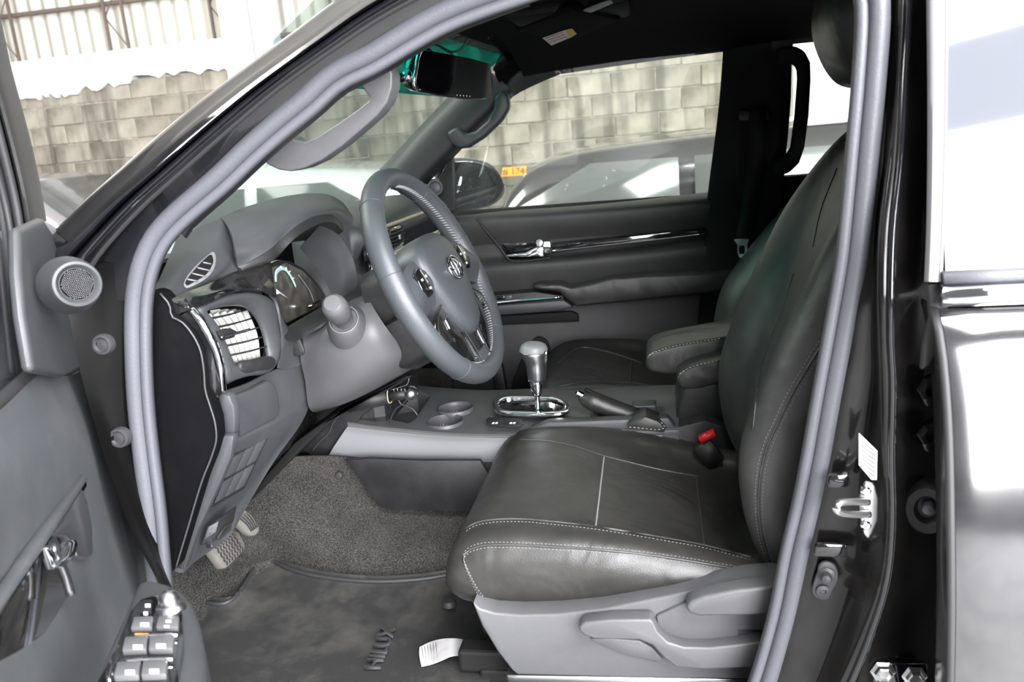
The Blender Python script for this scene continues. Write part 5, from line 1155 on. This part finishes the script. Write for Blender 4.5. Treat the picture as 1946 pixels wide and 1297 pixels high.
sweep('belt_webbing', LY([(1440, 205), (1436, 300), (1424, 400), (1412, 458)], .63), [(-.022, 0), (.022, 0), (.022, .0015), (-.022, .0015)], 'trim_black', bk, n=24, up=(0, -1, 0))
extr('belt_anchor', LY([(1404, 210), (1462, 208), (1464, 228), (1404, 230)], .635), (0, .02, 0), 'plastic_dark', bk, bev=.004)
rb = thing('rear_bench', 'black rear bench seat behind the front seats', 'seat')
box('bench_cushion', (.98, 0, .90), (.45, 1.25, .16), 'leather', rb, bev=.04); box('bench_back', (1.22, 0, 1.22), (.14, 1.25, .56), 'leather', rb, bev=.04); box('bench_base', (.98, 0, .74), (.40, 1.2, .17), 'trim_black', rb, bev=.01)

# ================================================================ GRAB HANDLES
g1 = thing('grab_handle', 'large grey grab handle on the near windscreen pillar', 'grab handle')
hh = [(496, 303), (510, 314), (530, 323), (552, 326), (578, 320), (610, 305), (650, 277), (690, 243), (718, 218), (736, 194), (745, 165), (745, 140), (738, 122), (700, 148), (688, 160), (692, 172), (702, 184), (700, 192), (680, 208), (640, 236), (600, 262), (578, 270), (562, 268), (549, 258), (520, 284)]
extr('grip', LY(hh, -.655), (0, .038, 0), 'plastic_grey', g1, bev=.012, seg=4)
g2 = thing('grab_handle', 'grey grab handle on the far windscreen pillar', 'grab handle')
h2 = [(847, 253), (867, 240), (876, 246), (882, 255), (903, 249), (926, 229), (938, 205), (938, 184), (955, 170), (966, 184), (968, 205), (953, 230), (920, 262), (890, 281), (872, 283), (858, 274)]
extr('grip', LY(h2, .60), (0, .038, 0), 'plastic', g2, bev=.010, seg=3)
g3 = thing('grab_handle', 'tall black grab handle on the far pillar in front of the rear window', 'grab handle')
h3 = [(1478, 90), (1510, 86), (1530, 96), (1541, 118), (1542, 150), (1538, 220), (1530, 280), (1520, 310), (1500, 330), (1470, 335), (1472, 305), (1492, 300), (1504, 280), (1512, 220), (1517, 150), (1516, 128), (1504, 118), (1480, 122)]
extr('grip', LY(h3, .60), (0, .035, 0), 'trim_black', g3, bev=.010, seg=3)

# ================================================================ REAR VIEW MIRROR WITH DASH CAMERA
rm = thing('rear_view_mirror', 'wide black mirror dash camera with chrome end hanging below the headliner', 'mirror')
def mv(px, py, y): return PY(px, py, y)
mo = [(800, 93, -.115), (850, 101, -.04), (900, 111, .05), (930, 119, .10), (934, 128, .108), (938, 150, .11), (938, 182, .11), (930, 189, .10), (890, 189, .04), (840, 182, -.05), (800, 173, -.11), (789, 165, -.125), (788, 155, -.13), (792, 125, -.125)]
face = [mv(*p) for p in mo]; nn = V(.93, -.33, -.12).normalized()
extr('mirror_case', [p-nn*.004 for p in face], -nn*.026, 'screen', rm, bev=.006)
extr('mirror_face', [p+(mid(face)-p)*.04 for p in face], nn*.001, 'screen', rm, bev=0)
sweep('chrome_end', [mv(800, 93, -.118), mv(794, 110, -.125), mv(790, 135, -.13), mv(787, 160, -.132), mv(796, 172, -.12)], circ(.004, 8), 'chrome', rm, n=20)
lathe('camera_pod', mv(786, 146, -.12)-nn*.012, V(.2, -1, 0), [(0, .020), (.008, .018), (.014, .010), (.016, 0), (.016, -.03), (0, -.03)], 'chrome', rm, n=20)
lathe('camera_lens', mv(777, 148, -.14)-nn*.02, V(-.2, -1, 0), [(0, .016), (.006, .016), (.009, .010), (.009, -.02), (0, -.02)], 'piano', rm, n=16)
extr('mirror_mount', [PY(px, py, -.08) for px, py in ((765, 112), (780, 100), (795, 130), (782, 140), (770, 132))], (0, .05, 0), 'plastic_grey', rm, bev=.004)
tube('mirror_stem', [mv(860, 120, 0)-nn*.03, mv(850, 100, .0)-nn*.05, V(-.50, 0.0, 1.765)], .010, 'trim_black', rm, n=10)
for k in range(5): box('mirror_mark', mv(857+k*6, 180+k*.6, -.0)+V(-.004, 0, 0)+nn*.02, (.001, .002, .002), 'white', rm, bev=0)
wi = thing('mirror_cable', 'loose black cables behind the rear view mirror', 'cable')
tube('cable_strand', LY([(808, 94), (822, 84), (840, 90), (856, 98), (872, 96), (884, 84), (890, 72)], -.0), .0022, 'cable', wi, n=30)
tube('cable_strand', LY([(790, 104), (800, 92), (826, 84), (850, 98), (862, 104)], -.02), .0018, 'cable', wi, n=30)
tube('cable_strand', LY([(862, 74), (876, 70), (888, 70)], .02), .0022, 'cable', wi, n=12)
# overhead console, sun visor, label on the visor
oc = thing('roof_lamp_console', 'dark overhead console with pale lamp lens under the roof', 'roof console')
extr('console_shell', [V(-.28, -.10, 1.783), V(-.05, -.10, 1.79), V(-.05, .12, 1.79), V(-.28, .12, 1.783)], (0, 0, -.022), 'trim_black', oc, bev=.01)
extr('lamp_lens', [PZ(x, y, 1.765) for x, y in ((1095, 22), (1140, 4), (1160, -2), (1166, 2), (1120, 22), (1100, 28))], (0, 0, -.004), 'plastic_light', oc, bev=.002)
vs = thing('sun_visor', 'folded black sun visor with white and yellow warning label', 'sun visor')
q = [PZ(x, y, 1.758) for x, y in ((980, 58), (1090, 20), (1180, 40), (1068, 84))]
extr('visor_board', q, (0, 0, .016), 'headliner', vs, bev=.006)
q = [PZ(x, y, 1.7565) for x, y in ((1031, 72), (1074, 57), (1090, 68), (1048, 86))]
extr('warning_label', q, (0, 0, -.0008), 'white', vs, bev=0)
extr('warning_stripe', [PZ(x, y, 1.7553) for x, y in ((1074, 57), (1087, 54), (1096, 64), (1083, 72))], (0, 0, -.0006), 'yellow', vs, bev=0)
for k in range(3): tube('label_line', [PZ(1036+k*4, 73+k*4, 1.7552), PZ(1070+k*4, 61+k*4, 1.7552)], .0008, 'red', vs, n=2, seg=4, curve=False)

# ================================================================ DRIVER DOOR, open, at the left edge
TH = math.radians(62); Dd = V(math.cos(TH), -math.sin(TH), 0); Dn = V(math.sin(TH), math.cos(TH), 0); D0 = V(-.745, -.93, 0)
def PD(px, py, off=0):                                    # on the door plane pushed off metres into the cabin side
    d = ray(px, py); return CAM+d*((D0+Dn*off-CAM).dot(Dn)/d.dot(Dn))
def LD(L, off=0): return [PD(p[0], p[1], off+(p[2] if len(p) > 2 else 0)) for p in L]
dd = thing('driver_door', 'open driver door with grey trim panel and tweeter at the left edge', 'door')
pr = [[(163, 700, 0), (124, 716, .004), (63, 710, .006), (0, 768, .006), (-110, 860, .006)],
      [(182, 745, .006), (130, 765, .012), (60, 790, .012), (0, 830, .012), (-110, 910, .012)],
      [(214, 815, .010), (150, 850, .020), (70, 890, .022), (0, 930, .022), (-110, 1000, .02)],
      [(262, 930, .010), (200, 960, .018), (110, 1000, .016), (30, 1060, .014), (-110, 1140, .01)],
      [(300, 1035, .010), (240, 1070, .022), (150, 1130, .020), (50, 1200, .018), (-110, 1290, .018)],
      [(325, 1100, .010), (270, 1160, .026), (180, 1240, .028), (90, 1310, .028), (-80, 1400, .03)],
      [(370, 1240, .010), (310, 1300, .020), (240, 1360, .02), (150, 1420, .02), (0, 1500, .02)],
      [(400, 1340, 0), (350, 1400, .01), (280, 1450, .01), (200, 1500, .01), (50, 1600, .01)]]
patch('door_card', [[PD(x, y, o) for x, y, o in r] for r in pr], 'door_card', dd, nu=30, sub=6, thick=.004)
patch('door_inner_shell', [[PD(x, y, o-.075) for x, y, o in r] for r in pr], 'paint', dd, nu=20, sub=3, thick=.004)
patch('door_edge', [[PD(r[0][0], r[0][1], o) for r in pr] for o in (.004, -.02, -.05, -.075)], 'paint_inner', dd, nu=30, sub=2, thick=.003)
# sail with tweeter
sq = [(38, 433), (83, 413), (100, 440), (118, 500), (140, 590), (162, 698), (124, 717), (66, 707), (48, 600), (40, 520)]
extr('mirror_sail', LD(sq, .03), -Dn*.014, 'plastic', dd, bev=.008, seg=3)
tc_ = PD(147, 540, .085); tx = (CAM-tc_).normalized()+V(.12, .12, .0); tx.normalize()
tw = lathe('tweeter_pod', tc_, tx, [(0, -.06), (.034, -.055), (.031, -.03), (.027, -.012), (.0265, -.003), (.025, .001), (.022, .002), (.0195, -.001), (.018, -.004), (0, -.004)], 'plastic', dd, n=36)
ta, tb2, _ = axes(tx)
lathe('tweeter_grille', tc_+tx*-.003, tx, [(0, .0025), (.010, .002), (.0175, 0), (0, -.001)], 'end_cap', tw, n=28)
gr = bmesh.new()
for i in range(-8, 9):
    for j in range(-8, 9):
        a, b = i*.0021+(j % 2)*.00105, j*.0019
        if a*a+b*b < .0165**2:
            c = tc_+tx*(-.0004+.0003*(1-(a*a+b*b)/.0175**2))+ta*a+tb2*b; vs_ = [gr.verts.new(c+ta*(.0006*math.cos(t))+tb2*(.0006*math.sin(t))) for t in (0, 1.57, 3.14, 4.71)]; gr.faces.new(vs_)
tag(obj('grille_holes', gr, 'plastic_grey', tw), kind='stuff')
# window frame and glass
fo = [(86, 420), (74, 350), (60, 285), (38, 200), (18, 125), (0, 40), (-40, -120)]; fi = [(38, 440), (28, 380), (14, 320), (-6, 240), (-30, 150), (-50, 60), (-90, -100)]
def frow(t, o): return [PD(a[0]*(1-t)+b[0]*t, a[1]*(1-t)+b[1]*t, o) for a, b in zip(fo, fi)]
patch('window_frame', [frow(0, -.05), frow(0, -.01), frow(.15, .0), frow(.5, .004), frow(.7, -.002), frow(.75, -.012), frow(.95, -.014), frow(1, -.03)], 'plastic_dark', dd, nu=30, sub=3, thick=.003)
sweep('glass_channel', [PD(x, y, -.012) for x, y in ((66, 707), (56, 660), (46, 560), (38, 440), (28, 380), (14, 320), (-6, 240), (-50, 60))], circ(.006, 8), 'rubber_dark', dd, n=40)
sweep('glass_channel', [PD(x, y, -.012) for x, y in ((50, 707), (38, 600), (28, 500), (20, 440), (8, 380), (-8, 320), (-30, 240))], circ(.004, 8), 'rubber_dark', dd, n=40)
extr('door_glass', LD([(60, 705), (36, 440), (-10, 240), (-70, 60), (-300, 60), (-300, 900), (-110, 860), (0, 768)], -.02), -Dn*.004, 'tint', dd, bev=0)
sweep('belt_seal', LD([(63, 706), (30, 736), (0, 764), (-60, 815), (-120, 862)], .002), circ(.008, 8), 'rubber_dark', dd, n=20)
# pull recess and inner handle
extr('handle_recess', LD([(162, 905), (166, 925), (150, 955), (104, 1010), (112, 1035), (134, 1130), (60, 1250), (-20, 1330), (-60, 1330), (-60, 1230), (0, 1165), (80, 1045)], .022), -Dn*.006, 'piano', dd, bev=.002)
extr('recess_edge', LD([(166, 900), (168, 914), (80, 1052), (0, 1172), (-60, 1250), (-60, 1225), (0, 1150), (70, 1040)], .030), -Dn*.014, 'door_card', dd, bev=.004)
bz_ = extr('handle_bezel', LD([(158, 928), (166, 950), (176, 1000), (178, 1056), (166, 1062), (150, 1058), (142, 1040), (130, 1020), (104, 1016), (112, 1000), (138, 960)], .030), -Dn*.012, 'satin', dd, bev=.004)
extr('door_handle', LD([(134, 1026), (146, 1024), (150, 1038), (144, 1062), (122, 1080), (112, 1076), (128, 1052)], .042), -Dn*.010, 'chrome', dd, bev=.004)
tube('lever_arm', LD([(98, 1040), (112, 1066), (126, 1100), (134, 1130)], .034), .005, 'satin', dd, n=12)
extr('lock_lever', LD([(92, 1040), (104, 1032), (118, 1060), (116, 1078), (108, 1082)], .036), -Dn*.010, 'chrome', dd, bev=.003)
# armrest pod with switches
zp = 1.10
po = [(262, 1104), (290, 1100), (322, 1108), (350, 1124), (368, 1148), (380, 1184), (389, 1240), (392, 1300), (394, 1400), (120, 1400), (176, 1300), (205, 1232), (238, 1160)]
ap = extr('armrest_pod', LZ(po, zp), (0, 0, -.055), 'plastic', dd, bev=.012, seg=3)
pi_ = [(268, 1142), (290, 1136), (330, 1132), (346, 1146), (348, 1180), (350, 1240), (340, 1300), (325, 1400), (140, 1400), (186, 1300), (222, 1232), (248, 1165)]
extr('switch_plate', LZ(pi_, zp+.0008), (0, 0, .0015), 'piano', dd, bev=.0005)
def sw(L, h=.006, m='switch_grey', name='window_switch', z0=.002, par=None): return extr(name, LZ(L, zp+z0), (0, 0, h), m, par or dd, bev=.0015)
def icon(px, py, w_=7, hgt=4, z0=.0085, m='white', par=None): extr('switch_mark', LZ([(px-w_, py-hgt), (px+w_, py-hgt), (px+w_, py+hgt), (px-w_, py+hgt)], zp+z0), (0, 0, .0005), m, par or dd, bev=0)
a = sw([(272, 1147), (292, 1147), (288, 1172), (266, 1172)], .005, 'plastic_dark', 'mirror_selector'); icon(281, 1152, 5, 3, .0075, par=a); icon(277, 1167, 4, 3, .0075, par=a)
a = sw([(256, 1182), (293, 1180), (290, 1202), (250, 1204)], name='lock_switch'); icon(275, 1188, 8, 3, par=a); extr('orange_bar', LZ([(257, 1206), (283, 1206), (281, 1211), (255, 1211)], zp+.003), (0, 0, .001), 'orange', dd, bev=0)
a = sw([(303, 1180), (342, 1180), (340, 1202), (298, 1202)], name='lock_switch'); icon(320, 1182, 5, 2, par=a); icon(317, 1192, 5, 2, par=a)
for L, (ix, iy) in (([(240, 1222), (283, 1220), (280, 1246), (234, 1248)], (262, 1231)), ([(287, 1220), (334, 1218), (330, 1245), (284, 1246)], (306, 1229)),
                    ([(225, 1270), (270, 1268), (266, 1296), (218, 1298)], (247, 1279)), ([(274, 1268), (320, 1266), (318, 1294), (270, 1296)], (293, 1277))):
    a = sw(L, .007); icon(ix, iy, 9, 4, .0095, par=a)
for y0 in (1212, 1258):
    k = (y0-1212)*.32
    tube('switch_bar', LZ([(248-k*1.2, y0, .006), (290-k, y0-3, .006), (338-k*.6, y0-4, .006)], zp), .002, 'chrome', dd, n=8)
kc = PZ(325, 1160, zp); lathe('mirror_knob', kc, V(0, 0, 1), [(0, .022), (.006, .021), (.009, .018), (.0105, .012), (.0105, .008), (.014, .006), (.016, 0), (0, 0)], 'satin', dd, n=24)

# ================================================================ groups of like things
for nm, grp in (('parked_', 'cars parked along the block wall'), ('front_seat', 'front seats'), ('grab_handle', 'grab handles on the pillars'), ('brake_pedal', 'pedals'), ('accelerator_pedal', 'pedals'),
                ('dash_air_vent', 'air vents in the dashboard'), ('side_air_vent', 'air vents in the dashboard')):
    for o in bpy.data.objects:
        if o.parent is None and o.name.startswith(nm) and 'category' in o and o['category'] != 'sticker': o['group'] = grp
